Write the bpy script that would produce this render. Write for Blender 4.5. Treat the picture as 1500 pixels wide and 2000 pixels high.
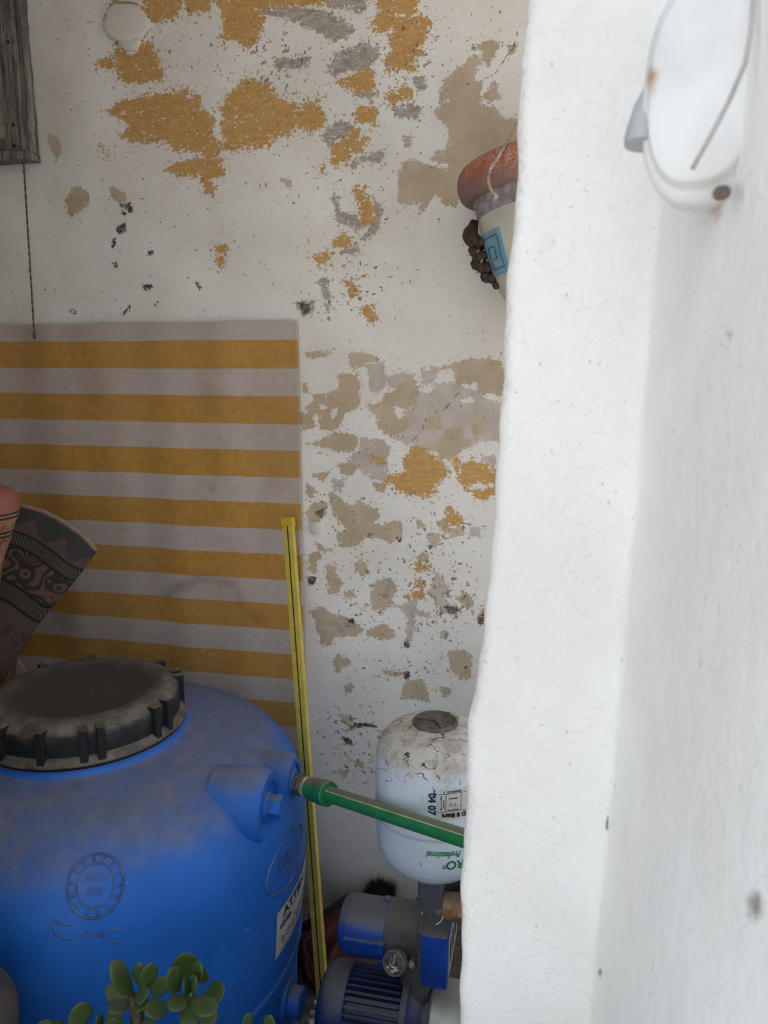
import bpy, bmesh, math, random
import numpy as np
from mathutils import Vector, Matrix

random.seed(7)
for o in list(bpy.data.objects):
    bpy.data.objects.remove(o)
SC = bpy.context.scene
COL = SC.collection

# ------------------------------------------------------------------ camera, sky, exposure
YAW, PITCH, FPX, ZC = math.radians(12.5), math.radians(10.6), 1500.0, 1.40
cam = bpy.data.objects.new('camera', bpy.data.cameras.new('camera'))
COL.objects.link(cam)
cam.location = (0, 0, ZC)
cam.rotation_euler = (math.pi / 2 - PITCH, 0, YAW)
cam.data.sensor_fit = 'HORIZONTAL'
cam.data.sensor_width = 36.0
cam.data.lens = 36.0 * FPX / 1500.0
cam.data.clip_start = 0.01
cam.data.dof.use_dof = True
cam.data.dof.focus_distance = 1.45
cam.data.dof.aperture_fstop = 8.0
SC.camera = cam

world = bpy.data.worlds.new('sky'); SC.world = world
world.use_nodes = True
wn = world.node_tree.nodes; wl = world.node_tree.links
bg = wn['Background']
bg.inputs['Color'].default_value = (0.80, 0.90, 1.0, 1)
bg.inputs['Strength'].default_value = 0.42
SC.view_settings.view_transform = 'Standard'
SC.view_settings.look = 'None'
SC.view_settings.gamma = 1.0
SC.view_settings.use_curve_mapping = False
SC.view_settings.exposure = 1.84
# the sun stands behind the building: this side is in open shade, the courtyard in front is sunlit
sun = bpy.data.objects.new('sun', bpy.data.lights.new('sun', 'SUN')); COL.objects.link(sun)
sun.data.energy = 3.6; sun.data.angle = 0.009; sun.data.color = (1.0, 0.92, 0.80)
sun.rotation_euler = (math.radians(-38), math.radians(-8), 0)

# ------------------------------------------------------------------ camera geometry (to turn photo measurements into places)
_fh = np.array([-math.sin(YAW), math.cos(YAW), 0.0]); _rt = np.array([math.cos(YAW), math.sin(YAW), 0.0]); _u0 = np.array([0, 0, 1.0])
_fw = _fh * math.cos(PITCH) - _u0 * math.sin(PITCH); _up = _fh * math.sin(PITCH) + _u0 * math.cos(PITCH)
_O = np.array([0, 0, ZC])
def ray(x, y): return _fw + _rt * (x - 750) / FPX + _up * (1000 - y) / FPX
def at_d(x, y, d): return Vector(_O + ray(x, y) * d)
def at_y(x, y, Y):
    r = ray(x, y); return Vector(_O + r * (Y / r[1]))
def proj_np(P):
    v = P - _O; d = v @ _fw
    return 750 + FPX * (v @ _rt) / d, 1000 - FPX * (v @ _up) / d
def on_cyl(x, y, C, R):
    r = ray(x, y); A = r[0]**2 + r[1]**2; B = -2 * (r[0] * C[0] + r[1] * C[1]); c = C[0]**2 + C[1]**2 - R * R
    t = (-B - math.sqrt(max(B * B - 4 * A * c, 0))) / 2 / A
    P = _O + r * t
    return math.atan2(P[1] - C[1], P[0] - C[0]), P[2]

# ------------------------------------------------------------------ helpers
def tag(o, label=None, cat=None, group=None, kind=None):
    if label: o['label'] = label
    if cat: o['category'] = cat
    if group: o['group'] = group
    if kind: o['kind'] = kind
    return o
def thing(name, loc, label, cat, group=None):
    o = bpy.data.objects.new(name, None); COL.objects.link(o)
    o.location = loc; o.empty_display_size = 0.05
    return tag(o, label, cat, group)
def top(o):
    while o.parent: o = o.parent
    return o
def mk(name, verts, faces, mat, parent=None, smooth=False, base=True):
    V = np.array([tuple(v) for v in verts], dtype=float)
    if parent is not None:
        V = V - np.array(top(parent).location)
        loc = (0, 0, 0)
    elif base:
        lo, hi = V.min(0), V.max(0); loc = ((lo[0] + hi[0]) / 2, (lo[1] + hi[1]) / 2, lo[2]); V = V - np.array(loc)
    else: loc = (0, 0, 0)
    me = bpy.data.meshes.new(name)
    me.from_pydata(V.tolist(), [], [tuple(int(i) for i in f) for f in faces]); me.update()
    if smooth: me.shade_smooth()
    o = bpy.data.objects.new(name, me); COL.objects.link(o)
    o.location = loc; o.parent = parent
    if mat: me.materials.append(mat)
    return o
class G:
    """collects shapes of one mesh"""
    def __init__(s): s.v = []; s.f = []
    def add(s, v, f):
        k = len(s.v); s.v += [tuple(q) for q in v]; s.f += [tuple(i + k for i in g) for g in f]; return s
    def box(s, lo, hi, bev=0.0, M=None):
        bm = bmesh.new(); bmesh.ops.create_cube(bm, size=1)
        c = [(a + b) / 2 for a, b in zip(lo, hi)]; d = [b - a for a, b in zip(lo, hi)]
        for v in bm.verts: v.co = Vector((c[0] + v.co.x * d[0], c[1] + v.co.y * d[1], c[2] + v.co.z * d[2]))
        if bev: bmesh.ops.bevel(bm, geom=bm.edges[:], offset=bev, segments=2, affect='EDGES', profile=0.6)
        if M is not None: bm.transform(M)
        bm.verts.index_update()
        s.add([v.co[:] for v in bm.verts], [[v.index for v in f.verts] for f in bm.faces]); bm.free(); return s
    def tube(s, pts, rad, n=10, caps=True):
        pts = [Vector(p) for p in pts]; N = len(pts)
        rad = rad if isinstance(rad, (list, tuple)) else [rad] * N
        V = []; prev = None
        for i, p in enumerate(pts):
            t = (pts[min(i + 1, N - 1)] - pts[max(i - 1, 0)]).normalized()
            if prev is None:
                a = Vector((0, 0, 1)) if abs(t.z) < 0.9 else Vector((1, 0, 0)); u = t.cross(a).normalized()
            else: u = (prev - t * prev.dot(t)).normalized()
            prev = u; w = t.cross(u)
            V += [p + (u * math.cos(2 * math.pi * k / n) + w * math.sin(2 * math.pi * k / n)) * rad[i] for k in range(n)]
        F = [(i * n + k, i * n + (k + 1) % n, (i + 1) * n + (k + 1) % n, (i + 1) * n + k) for i in range(N - 1) for k in range(n)]
        if caps: F += [tuple(range(n))[::-1], tuple((N - 1) * n + k for k in range(n))]
        return s.add(V, F)
    def lathe(s, prof, n=48, c=(0, 0, 0), M=None, close=True):
        """prof: (r, z) from bottom to top"""
        V = []
        for r, z in prof:
            for k in range(n):
                a = 2 * math.pi * k / n; V.append(Vector((r * math.cos(a), r * math.sin(a), z)))
        F = [(i * n + k, i * n + (k + 1) % n, (i + 1) * n + (k + 1) % n, (i + 1) * n + k) for i in range(len(prof) - 1) for k in range(n)]
        if close: F += [tuple(range(n))[::-1], tuple((len(prof) - 1) * n + k for k in range(n))]
        M = M if M is not None else Matrix.Translation(c)
        return s.add([M @ v for v in V], F)
    def build(s, name, mat, parent=None, smooth=False, base=True):
        o = mk(name, s.v, s.f, mat, parent, smooth, base)
        return o
def smooth_by_angle(o, deg=40):
    me = o.data; me.shade_smooth()
    try: me.set_sharp_from_angle(angle=math.radians(deg))
    except Exception: pass
    return o
def frame_to(n, upv=(0, 0, 1), loc=(0, 0, 0)):
    """matrix: local z -> n, local y ~ up"""
    n = Vector(n).normalized(); u = Vector(upv); x = u.cross(n).normalized(); y = n.cross(x)
    M = Matrix((x, y, n)).transposed().to_4x4(); M.translation = Vector(loc); return M
def text_mesh(body, size, extrude=0.0, bold=0.0, align='CENTER'):
    cu = bpy.data.curves.new('t', 'FONT'); cu.body = body; cu.size = size; cu.align_x = align; cu.align_y = 'CENTER'
    cu.extrude = extrude; cu.offset = bold; cu.resolution_u = 3
    ob = bpy.data.objects.new('t', cu); COL.objects.link(ob)
    dg = bpy.context.evaluated_depsgraph_get(); dg.update()
    me = ob.evaluated_get(dg).to_mesh()
    V = [v.co.copy() for v in me.vertices]; F = [tuple(p.vertices) for p in me.polygons]
    ob.evaluated_get(dg).to_mesh_clear()
    bpy.data.objects.remove(ob); bpy.data.curves.remove(cu)
    return V, F

# ------------------------------------------------------------------ materials
def srgb(r, g, b):
    f = lambda c: (c / 255 / 12.92) if c / 255 <= 0.04045 else ((c / 255 + 0.055) / 1.055) ** 2.4
    return (f(r), f(g), f(b), 1)
class NT:
    def __init__(s, name):
        s.m = bpy.data.materials.new(name); s.m.use_nodes = True; s.t = s.m.node_tree; s.n = s.t.nodes; s.l = s.t.links
        s.b = s.n['Principled BSDF']
    def node(s, typ, **kw):
        n = s.n.new(typ)
        for k, v in kw.items(): setattr(n, k, v)
        return n
    def link(s, a, b): s.l.new(a, b)
    def setin(s, node, i, v):
        if hasattr(v, 'is_output') or isinstance(v, bpy.types.NodeSocket): s.l.new(v, node.inputs[i])
        else: node.inputs[i].default_value = v
    def coord(s, kind='Object'): return s.node('ShaderNodeTexCoord').outputs[kind]
    def attr(s, name): return s.node('ShaderNodeAttribute', attribute_name=name).outputs['Fac']
    def noise(s, scale, detail=3, rough=0.55, vec=None, dist=0.0):
        n = s.node('ShaderNodeTexNoise'); n.inputs['Scale'].default_value = scale; n.inputs['Detail'].default_value = detail
        n.inputs['Roughness'].default_value = rough; n.inputs['Distortion'].default_value = dist
        if vec is not None: s.link(vec, n.inputs['Vector'])
        return n.outputs['Fac']
    def math(s, op, a, b=0.0, c=None, clamp=False):
        n = s.node('ShaderNodeMath', operation=op); n.use_clamp = clamp
        s.setin(n, 0, a); s.setin(n, 1, b)
        if c is not None: s.setin(n, 2, c)
        return n.outputs[0]
    def ramp(s, v, lo, hi, a=0.0, b=1.0):
        n = s.node('ShaderNodeMapRange'); n.interpolation_type = 'SMOOTHSTEP'
        s.setin(n, 0, v); s.setin(n, 1, lo); s.setin(n, 2, hi); s.setin(n, 3, a); s.setin(n, 4, b)
        return n.outputs[0]
    def mix(s, f, a, b):
        n = s.node('ShaderNodeMix', data_type='RGBA')
        s.setin(n, 0, f); s.setin(n, 6, a); s.setin(n, 7, b); return n.outputs[2]
    def scale(s, vec, xyz):
        n = s.node('ShaderNodeMapping'); s.link(vec, n.inputs['Vector']); n.inputs['Scale'].default_value = xyz; return n.outputs['Vector']
    def sep(s, vec):
        n = s.node('ShaderNodeSeparateXYZ'); s.link(vec, n.inputs[0]); return n.outputs
    def bump(s, h, strength=0.5, dist=0.002):
        n = s.node('ShaderNodeBump'); n.inputs['Strength'].default_value = strength; n.inputs['Distance'].default_value = dist
        s.link(h, n.inputs['Height']); s.link(n.outputs[0], s.b.inputs['Normal'])
    def out(s, col=None, rough=0.6, metal=0.0, spec=None):
        if col is not None: s.setin(s.b, 'Base Color', col)
        s.setin(s.b, 'Roughness', rough); s.setin(s.b, 'Metallic', metal)
        if spec is not None: s.setin(s.b, 'Specular IOR Level', spec)
        return s.m
    def normal_z(s):
        return s.sep(s.node('ShaderNodeNewGeometry').outputs['Normal'])[2]

def plain(name, c, rough=0.6, var=0.15, scale=30, metal=0.0, bump=0.0, spec=None, dust=0.0, dustcol=(0.24, 0.2, 0.16, 1), dlo=0.35, dhi=0.9):
    t = NT(name); v = t.coord()
    n = t.noise(scale, 4, 0.6, v)
    dark = tuple(x * (1 - var) for x in c[:3]) + (1,); lite = tuple(min(x * (1 + var), 1) for x in c[:3]) + (1,)
    col = t.mix(t.ramp(n, 0.3, 0.7), dark, lite)
    if dust:
        nz = t.math('ADD', t.normal_z(), t.math('MULTIPLY', t.math('SUBTRACT', t.noise(45, 4, 0.65, v), 0.5), 0.5))
        col = t.mix(t.math('MULTIPLY', t.ramp(nz, dlo, dhi), dust), col, dustcol)
    if bump: t.bump(t.noise(scale * 5, 3, 0.6, v), bump, 0.002)
    return t.out(col, rough, metal, spec)

# --- the peeling wall
def wall_material():
    t = NT('peeling_paint'); v = t.coord()
    n_big = t.math('SUBTRACT', t.noise(38, 5, 0.62, v), 0.5)
    n_mid = t.math('SUBTRACT', t.noise(110, 4, 0.62, v), 0.5)
    n_fine = t.math('SUBTRACT', t.noise(330, 2, 0.6, v), 0.5)
    hi = t.noise(150, 4, 0.66, t.scale(v, (0.8, 1, 1.15)))
    chip = t.math('SUBTRACT', t.math('MAXIMUM', t.math('SUBTRACT', hi, 0.565), 0.0), t.math('MAXIMUM', t.math('SUBTRACT', 0.43, hi), 0.0))
    rag0 = t.math('ADD', t.math('ADD', t.math('MULTIPLY', n_big, 20.0), t.math('MULTIPLY', n_mid, 18.0)), t.math('MULTIPLY', n_fine, 11.0))
    rag = t.math('ADD', rag0, t.math('MULTIPLY', chip, 120.0))
    def mask(a, k=1.0, off=0.0):
        s = t.math('ADD', t.attr(a), t.math('ADD', t.math('MULTIPLY', rag, k), off)); return t.ramp(s, -0.35, 0.35)
    mo, mkk, mm, mg, md = mask('a_ochre', 1.5, 1.6), mask('a_khaki', 0.68, 1.0), mask('a_mauve', 0.8, 1.0), mask('a_grey', 1.05, 0.8), mask('a_dark', 0.45)
    mc = t.ramp(t.math('ADD', t.attr('a_crack'), t.math('MULTIPLY', n_mid, 2.5)), -0.25, 0.35)
    # small flecks
    fl = t.math('ADD', t.math('ADD', t.noise(72, 3, 0.6, t.scale(v, (1, 1, 1.15))), t.math('MULTIPLY', n_fine, 0.10)), t.math('MULTIPLY', t.attr('a_fleck'), 0.145))
    mf = t.ramp(fl, 0.735, 0.745)
    fld = t.math('ADD', t.math('ADD', t.noise(95, 2, 0.6, t.scale(v, (1.15, 1, 0.75))), t.math('MULTIPLY', n_fine, 0.08)), t.math('MULTIPLY', t.attr('a_fleck'), 0.10))
    mfd = t.ramp(fld, 0.742, 0.752)
    # white coat
    cl = t.noise(5, 4, 0.6, v); cs = t.noise(60, 3, 0.6, t.scale(v, (1, 1, 3)))
    white = t.mix(t.ramp(cl, 0.3, 0.7), (0.765, 0.715, 0.655, 1), (0.85, 0.82, 0.78, 1))
    white = t.mix(t.math('MULTIPLY', t.ramp(cs, 0.5, 0.75), 0.25), white, (0.60, 0.55, 0.49, 1))
    grime_shade = t.math('MULTIPLY', t.attr('a_grime_shade'), t.ramp(t.noise(14, 5, 0.7, v), 0.25, 0.75, 0.45, 1.0))
    white = t.mix(t.math('MULTIPLY', grime_shade, 0.75), white, (0.21, 0.165, 0.125, 1))  # soil at the foot, and window-side shade put into the colour
    streak = t.noise(60, 6, 0.78, t.scale(v, (0.6, 1, 1.9)))
    ochre = t.mix(t.ramp(streak, 0.3, 0.68), (0.50, 0.275, 0.09, 1), (0.63, 0.375, 0.14, 1))
    ochre = t.mix(t.math('MULTIPLY', t.ramp(t.noise(90, 4, 0.7, v), 0.55, 0.72), 0.6), ochre, (0.34, 0.25, 0.17, 1))
    khaki = t.mix(t.ramp(t.noise(16, 4, 0.6, v), 0.35, 0.65), (0.475, 0.385, 0.265, 1), (0.585, 0.47, 0.35, 1))
    khaki = t.mix(t.math('MULTIPLY', t.ramp(t.noise(9, 3, 0.6, v), 0.52, 0.62), 0.6), khaki, (0.56, 0.40, 0.26, 1))
    mauve = t.mix(t.ramp(t.noise(22, 4, 0.6, v), 0.35, 0.65), (0.51, 0.435, 0.375, 1), (0.60, 0.52, 0.47, 1))
    grey = t.mix(t.ramp(t.noise(60, 4, 0.7, t.scale(v, (.6, 1, 2))), 0.35, 0.65), (0.33, 0.28, 0.24, 1), (0.52, 0.465, 0.42, 1))
    dark = t.mix(t.ramp(t.noise(80, 3, 0.6, v), 0.4, 0.65), (0.075, 0.07, 0.072, 1), (0.27, 0.22, 0.17, 1))
    c = t.mix(mm, white, mauve); c = t.mix(mkk, c, khaki); c = t.mix(mg, c, grey); c = t.mix(mo, c, ochre)
    c = t.mix(mf, c, t.mix(t.ramp(t.noise(12, 2, 0.5, v), 0.4, 0.6), (0.33, 0.24, 0.14, 1), (0.42, 0.34, 0.25, 1)))
    c = t.mix(t.math('MULTIPLY', mfd, 0.8), c, (0.14, 0.11, 0.09, 1))
    c = t.mix(md, c, dark); c = t.mix(t.math('MULTIPLY', mc, 0.85), c, (0.09, 0.07, 0.055, 1))
    mx = t.math('MAXIMUM', t.math('MAXIMUM', mo, mkk), t.math('MAXIMUM', mm, mg)); mx = t.math('MAXIMUM', mx, t.math('MAXIMUM', mf, mfd))
    h = t.math('SUBTRACT', t.math('MULTIPLY', t.noise(45, 4, 0.6, t.scale(v, (.5, 1, 2.2))), 0.5), t.math('ADD', t.math('MULTIPLY', mx, 0.6), t.math('MULTIPLY', t.math('MAXIMUM', md, mc), 1.2)))
    t.bump(h, 0.65, 0.0022)
    return t.out(c, 0.85, spec=0.2)

def jamb_material():
    t = NT('whitewash'); v = t.coord()
    c = t.mix(t.ramp(t.noise(4, 3, 0.5, v), 0.35, 0.65), (0.805, 0.785, 0.765, 1), (0.86, 0.845, 0.83, 1))
    pit = t.ramp(t.noise(210, 2, 0.55, t.scale(v, (1, 1, 0.6))), 0.715, 0.76)
    c = t.mix(t.math('MULTIPLY', pit, 0.5), c, (0.36, 0.35, 0.34, 1))
    c = t.mix(t.math('MULTIPLY', t.attr('a_edge'), t.ramp(t.noise(120, 4, 0.7, v), 0.42, 0.62)), c, (0.58, 0.52, 0.45, 1))
    mk_ = t.ramp(t.math('ADD', t.attr('a_mark'), t.math('MULTIPLY', t.math('SUBTRACT', t.noise(160, 3, 0.6, v), 0.5), 0.5)), 0.35, 0.95)
    c = t.mix(mk_, c, (0.17, 0.165, 0.17, 1))
    c = t.mix(t.ramp(t.attr('a_rust'), 0.1, 1.0), c, (0.50, 0.30, 0.16, 1))
    h = t.math('ADD', t.math('MULTIPLY', t.noise(28, 5, 0.55, t.scale(v, (1, 1, 0.45))), 1.4), t.math('ADD', t.math('MULTIPLY', t.noise(140, 3, 0.6, v), 0.35), t.math('MULTIPLY', pit, -0.8)))
    fl = t.ramp(t.noise(34, 3, 0.5, v, 0.9), 0.50, 0.515)   # thin layers of limewash, flaked edges
    fl2 = t.ramp(t.noise(75, 3, 0.55, v, 0.7), 0.56, 0.575)
    h = t.math('ADD', h, t.math('ADD', t.math('MULTIPLY', fl, 0.22), t.math('MULTIPLY', fl2, 0.15)))
    t.bump(h, 0.52, 0.0042)
    return t.out(c, 0.8, spec=0.25)

def plaster(name, a, b):
    t = NT(name); v = t.coord()
    c = t.mix(t.ramp(t.noise(6, 4, 0.6, v), 0.35, 0.65), a, b); t.bump(t.noise(60, 4, 0.6, v), 0.4, 0.003)
    return t.out(c, 0.85)

def floor_material():
    t = NT('dirt_floor'); v = t.coord()
    c = t.mix(t.ramp(t.noise(18, 5, 0.65, v), 0.35, 0.65), (0.10, 0.075, 0.055, 1), (0.20, 0.16, 0.125, 1))
    c = t.mix(t.ramp(t.noise(120, 3, 0.6, v), 0.62, 0.7), c, (0.45, 0.41, 0.36, 1))
    t.bump(t.noise(90, 5, 0.7, v), 0.9, 0.006)
    return t.out(c, 0.9)

def stripe_material(z_off):
    """woven awning cloth: ochre and pale stripes, heights in the thing's own coordinates"""
    t = NT('striped_awning_cloth'); v = t.coord(); x, y, z = t.sep(v)
    wob = t.math('MULTIPLY', t.math('SUBTRACT', t.noise(2.2, 2, 0.5, v), 0.5), 0.010)
    k = t.math('DIVIDE', t.math('SUBTRACT', z_off, t.math('ADD', z, wob)), 0.1262)
    fr = t.math('FRACT', t.math('ADD', k, 20.0))
    s = t.math('MULTIPLY', t.ramp(fr, 0.0, 0.012), t.ramp(fr, 0.512, 0.524, 1.0, 0.0))
    weave = t.ramp(t.noise(55, 5, 0.75, t.scale(v, (1, 1, 1))), 0.3, 0.7)
    yel = t.mix(weave, (0.47, 0.235, 0.05, 1), (0.56, 0.31, 0.075, 1)); pal = t.mix(weave, (0.50, 0.425, 0.385, 1), (0.56, 0.485, 0.445, 1))
    c = t.mix(s, pal, yel)
    st = t.ramp(t.math('ADD', t.attr('a_stain'), t.math('MULTIPLY', t.math('SUBTRACT', t.noise(18, 4, 0.6, v), 0.5), 0.6)), 0.25, 0.9)
    c = t.mix(t.math('MULTIPLY', st, 0.55), c, (0.20, 0.10, 0.045, 1))
    brown_stain = t.ramp(t.noise(2.6, 3, 0.55, t.scale(v, (2.2, 1, 0.6))), 0.35, 0.7)  # broad brownish stains, drawn out vertically
    c = t.mix(t.math('MULTIPLY', brown_stain, 0.32), c, (0.33, 0.22, 0.13, 1))
    bl = t.ramp(t.noise(7, 5, 0.65, v), 0.5, 0.68); c = t.mix(t.math('MULTIPLY', bl, 0.22), c, (0.30, 0.16, 0.07, 1))
    t.bump(t.noise(420, 2, 0.6, v), 0.25, 0.001)
    return t.out(c, 0.8, spec=0.2)

def barrel_material():
    t = NT('blue_polyethylene'); v = t.coord(); nz = t.normal_z(); z = t.sep(v)[2]
    c = t.mix(t.ramp(t.noise(5, 4, 0.6, v), 0.35, 0.65), (0.010, 0.105, 0.43, 1), (0.014, 0.135, 0.54, 1))
    nn = t.math('MULTIPLY', t.math('SUBTRACT', t.noise(16, 5, 0.7, v), 0.5), 0.55)
    d = t.ramp(t.math('ADD', nz, nn), 0.55, 1.1)
    dustc = t.mix(t.ramp(t.noise(30, 4, 0.6, v), 0.35, 0.65), (0.145, 0.14, 0.13, 1), (0.20, 0.18, 0.155, 1))
    c = t.mix(t.math('MULTIPLY', d, 0.80), c, dustc)
    sp = t.math('MULTIPLY', t.ramp(t.noise(190, 2, 0.5, v), 0.76, 0.78), t.ramp(nz, 0.1, 0.5))
    c = t.mix(sp, c, (0.6, 0.57, 0.52, 1))
    sc = t.ramp(t.noise(24, 5, 0.75, t.scale(v, (1, 1, 0.35))), 0.62, 0.8)
    c = t.mix(t.math('MULTIPLY', sc, 0.3), c, (0.17, 0.16, 0.15, 1))
    t.bump(t.noise(110, 3, 0.6, v), 0.12, 0.001)
    return t.out(c, 0.52, spec=0.35)

def lid_material():
    t = NT('dusty_black_plastic'); v = t.coord(); nz = t.normal_z()
    nn = t.math('MULTIPLY', t.math('SUBTRACT', t.noise(35, 5, 0.7, v), 0.5), 0.6)
    d = t.ramp(t.math('ADD', nz, nn), 0.12, 0.55)
    dc = t.mix(t.ramp(t.noise(25, 5, 0.65, v), 0.35, 0.65), (0.085, 0.07, 0.056, 1), (0.19, 0.155, 0.125, 1))
    x, y, z = t.sep(v); r = t.math('SQRT', t.math('ADD', t.math('MULTIPLY', x, x), t.math('MULTIPLY', y, y)))
    dc = t.mix(t.ramp(t.math('ADD', r, t.math('MULTIPLY', nn, 0.05)), 0.115, 0.165), (0.055, 0.05, 0.044, 1), dc)
    c = t.mix(t.math('MULTIPLY', d, 0.95), (0.012, 0.013, 0.016, 1), dc)
    c = t.mix(t.math('MULTIPLY', t.ramp(t.noise(150, 2, 0.5, v), 0.755, 0.775), d), c, (0.5, 0.47, 0.42, 1))
    t.bump(t.noise(150, 4, 0.65, v), 0.35, 0.002)
    return t.out(c, 0.65, spec=0.3)

def tank_material():
    t = NT('white_enamel_rusting'); v = t.coord(); x, y, z = t.sep(v)
    c = t.mix(t.ramp(t.noise(12, 4, 0.6, v), 0.35, 0.65), (0.63, 0.69, 0.79, 1), (0.68, 0.735, 0.82, 1))
    n = t.math('MULTIPLY', t.math('SUBTRACT', t.noise(26, 5, 0.7, v), 0.5), 0.09)
    zz = t.math('ADD', z, n)
    dirty = t.ramp(zz, 0.210, 0.262)
    dc = t.mix(t.ramp(t.noise(40, 4, 0.7, v), 0.4, 0.62), (0.52, 0.47, 0.38, 1), (0.31, 0.235, 0.15, 1))
    c = t.mix(t.math('MULTIPLY', dirty, 0.8), c, dc)
    rust = t.math('MULTIPLY', t.ramp(t.noise(48, 4, 0.7, v, 0.6), 0.60, 0.70), t.ramp(z, 0.20, 0.262))
    c = t.mix(rust, c, (0.27, 0.105, 0.035, 1))
    vor = t.node('ShaderNodeTexVoronoi', feature='DISTANCE_TO_EDGE'); vor.inputs['Scale'].default_value = 24
    dv = t.node('ShaderNodeVectorMath', operation='ADD'); nzz = t.node('ShaderNodeTexNoise'); nzz.inputs['Scale'].default_value = 30
    t.link(v, nzz.inputs['Vector']); mul = t.node('ShaderNodeVectorMath', operation='SCALE'); mul.inputs['Scale'].default_value = 0.06
    t.link(nzz.outputs['Color'], mul.inputs[0]); t.link(v, dv.inputs[0]); t.link(mul.outputs[0], dv.inputs[1]); t.link(dv.outputs[0], vor.inputs['Vector'])
    band = t.math('MULTIPLY', t.ramp(z, 0.185, 0.205), t.ramp(t.noise(34, 3, 0.6, v), 0.52, 0.6))
    crack = t.math('MULTIPLY', t.ramp(vor.outputs['Distance'], 0.01, 0.03, 1.0, 0.0), band)
    c = t.mix(crack, c, (0.03, 0.022, 0.018, 1))
    dots = t.math('MULTIPLY', t.ramp(t.noise(120, 2, 0.5, v), 0.735, 0.76), 0.8)
    c = t.mix(dots, c, (0.24, 0.16, 0.09, 1))
    t.bump(t.math('SUBTRACT', t.math('MULTIPLY', t.noise(60, 3, 0.6, v), 0.2), crack), 0.4, 0.002)
    return t.out(c, t.math('ADD', 0.36, t.math('MULTIPLY', dirty, 0.4)), spec=0.45)

def wood_material():
    t = NT('weathered_wood'); v = t.coord()
    g = t.noise(30, 6, 0.75, t.scale(v, (3.2, 3.2, 0.22)), 0.6)
    c = t.mix(t.ramp(g, 0.3, 0.7), (0.035, 0.03, 0.028, 1), (0.33, 0.285, 0.25, 1))
    c = t.mix(t.math('MULTIPLY', t.ramp(t.noise(9, 4, 0.6, v), 0.5, 0.66), 0.75), c, (0.075, 0.085, 0.10, 1))
    c = t.mix(t.math('MULTIPLY', t.ramp(t.noise(26, 4, 0.7, v), 0.62, 0.72), 0.6), c, (0.30, 0.17, 0.085, 1))
    t.bump(g, 0.9, 0.004)
    return t.out(c, 0.9)

def rug_material():
    """woven cushion: bands run along v (UV), scrolls and rosettes between them"""
    t = NT('patterned_rug_cloth'); uv = t.node('ShaderNodeUVMap').outputs[0]; u, v, _ = t.sep(uv)
    wob = t.math('MULTIPLY', t.math('SUBTRACT', t.noise(9, 3, 0.6, uv), 0.5), 0.02); vv = t.math('ADD', v, wob)
    def band(a, b): return t.math('MULTIPLY', t.ramp(vv, a - .006, a + .006), t.ramp(vv, b - .006, b + .006, 1.0, 0.0))
    base = (0.115, 0.075, 0.06, 1)
    c = t.mix(t.ramp(t.noise(60, 4, 0.7, uv), 0.35, 0.65), (0.085, 0.058, 0.047, 1), base)
    # scalloped green-grey outer border
    sc = t.math('ADD', t.math('MULTIPLY', t.math('ABSOLUTE', t.math('SINE', t.math('MULTIPLY', u, 13.0))), 0.10), 0.06)
    c = t.mix(t.math('MULTIPLY', t.ramp(t.math('SUBTRACT', sc, vv), -0.01, 0.01), 1.0), c, (0.048, 0.050, 0.047, 1))
    # scroll field
    w = t.node('ShaderNodeTexVoronoi', feature='SMOOTH_F1'); w.inputs['Scale'].default_value = 7.0
    mp = t.scale(uv, (1.3, 1.7, 1)); t.link(mp, w.inputs['Vector'])
    ringv = t.math('FRACT', t.math('MULTIPLY', w.outputs['Distance'], 5.0))
    scroll = t.math('MULTIPLY', t.ramp(ringv, 0.35, 0.45), t.ramp(ringv, 0.8, 0.9, 1.0, 0.0))
    c = t.mix(band(0.27, 0.47), c, t.mix(scroll, (0.04, 0.034, 0.032, 1), (0.125, 0.072, 0.055, 1)))
    # hatched bands
    hat = t.math('FRACT', t.math('ADD', t.math('MULTIPLY', u, 60.0), t.math('MULTIPLY', v, 26.0)))
    hm = t.mix(t.ramp(hat, 0.45, 0.55), (0.035, 0.03, 0.03, 1), (0.105, 0.088, 0.07, 1))
    c = t.mix(band(0.19, 0.265), c, hm); c = t.mix(band(0.48, 0.555), c, hm)
    for e in (0.185, 0.27, 0.475, 0.56): c = t.mix(band(e - 0.007, e + 0.007), c, (0.02, 0.018, 0.018, 1))
    # rosettes
    r = t.node('ShaderNodeTexVoronoi', feature='F1'); r.inputs['Scale'].default_value = 8.0; r.inputs['Randomness'].default_value = 0.55; t.link(uv, r.inputs['Vector'])
    rr = r.outputs['Distance']
    ros = t.math('MULTIPLY', t.ramp(rr, 0.20, 0.25), t.ramp(rr, 0.33, 0.38, 1.0, 0.0))
    ros = t.math('MULTIPLY', ros, t.ramp(t.noise(70, 2, 0.5, uv), 0.4, 0.55))
    c = t.mix(t.math('MULTIPLY', t.math('MULTIPLY', ros, t.ramp(vv, 0.57, 0.6)), 0.8), c, (0.05, 0.04, 0.035, 1))
    c = t.mix(t.ramp(vv, 0.0, 0.022, 1.0, 0.0), c, (0.33, 0.25, 0.2, 1))
    t.bump(t.noise(300, 2, 0.6, uv), 0.5, 0.002)
    return t.out(c, 0.95, spec=0.1)

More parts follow.
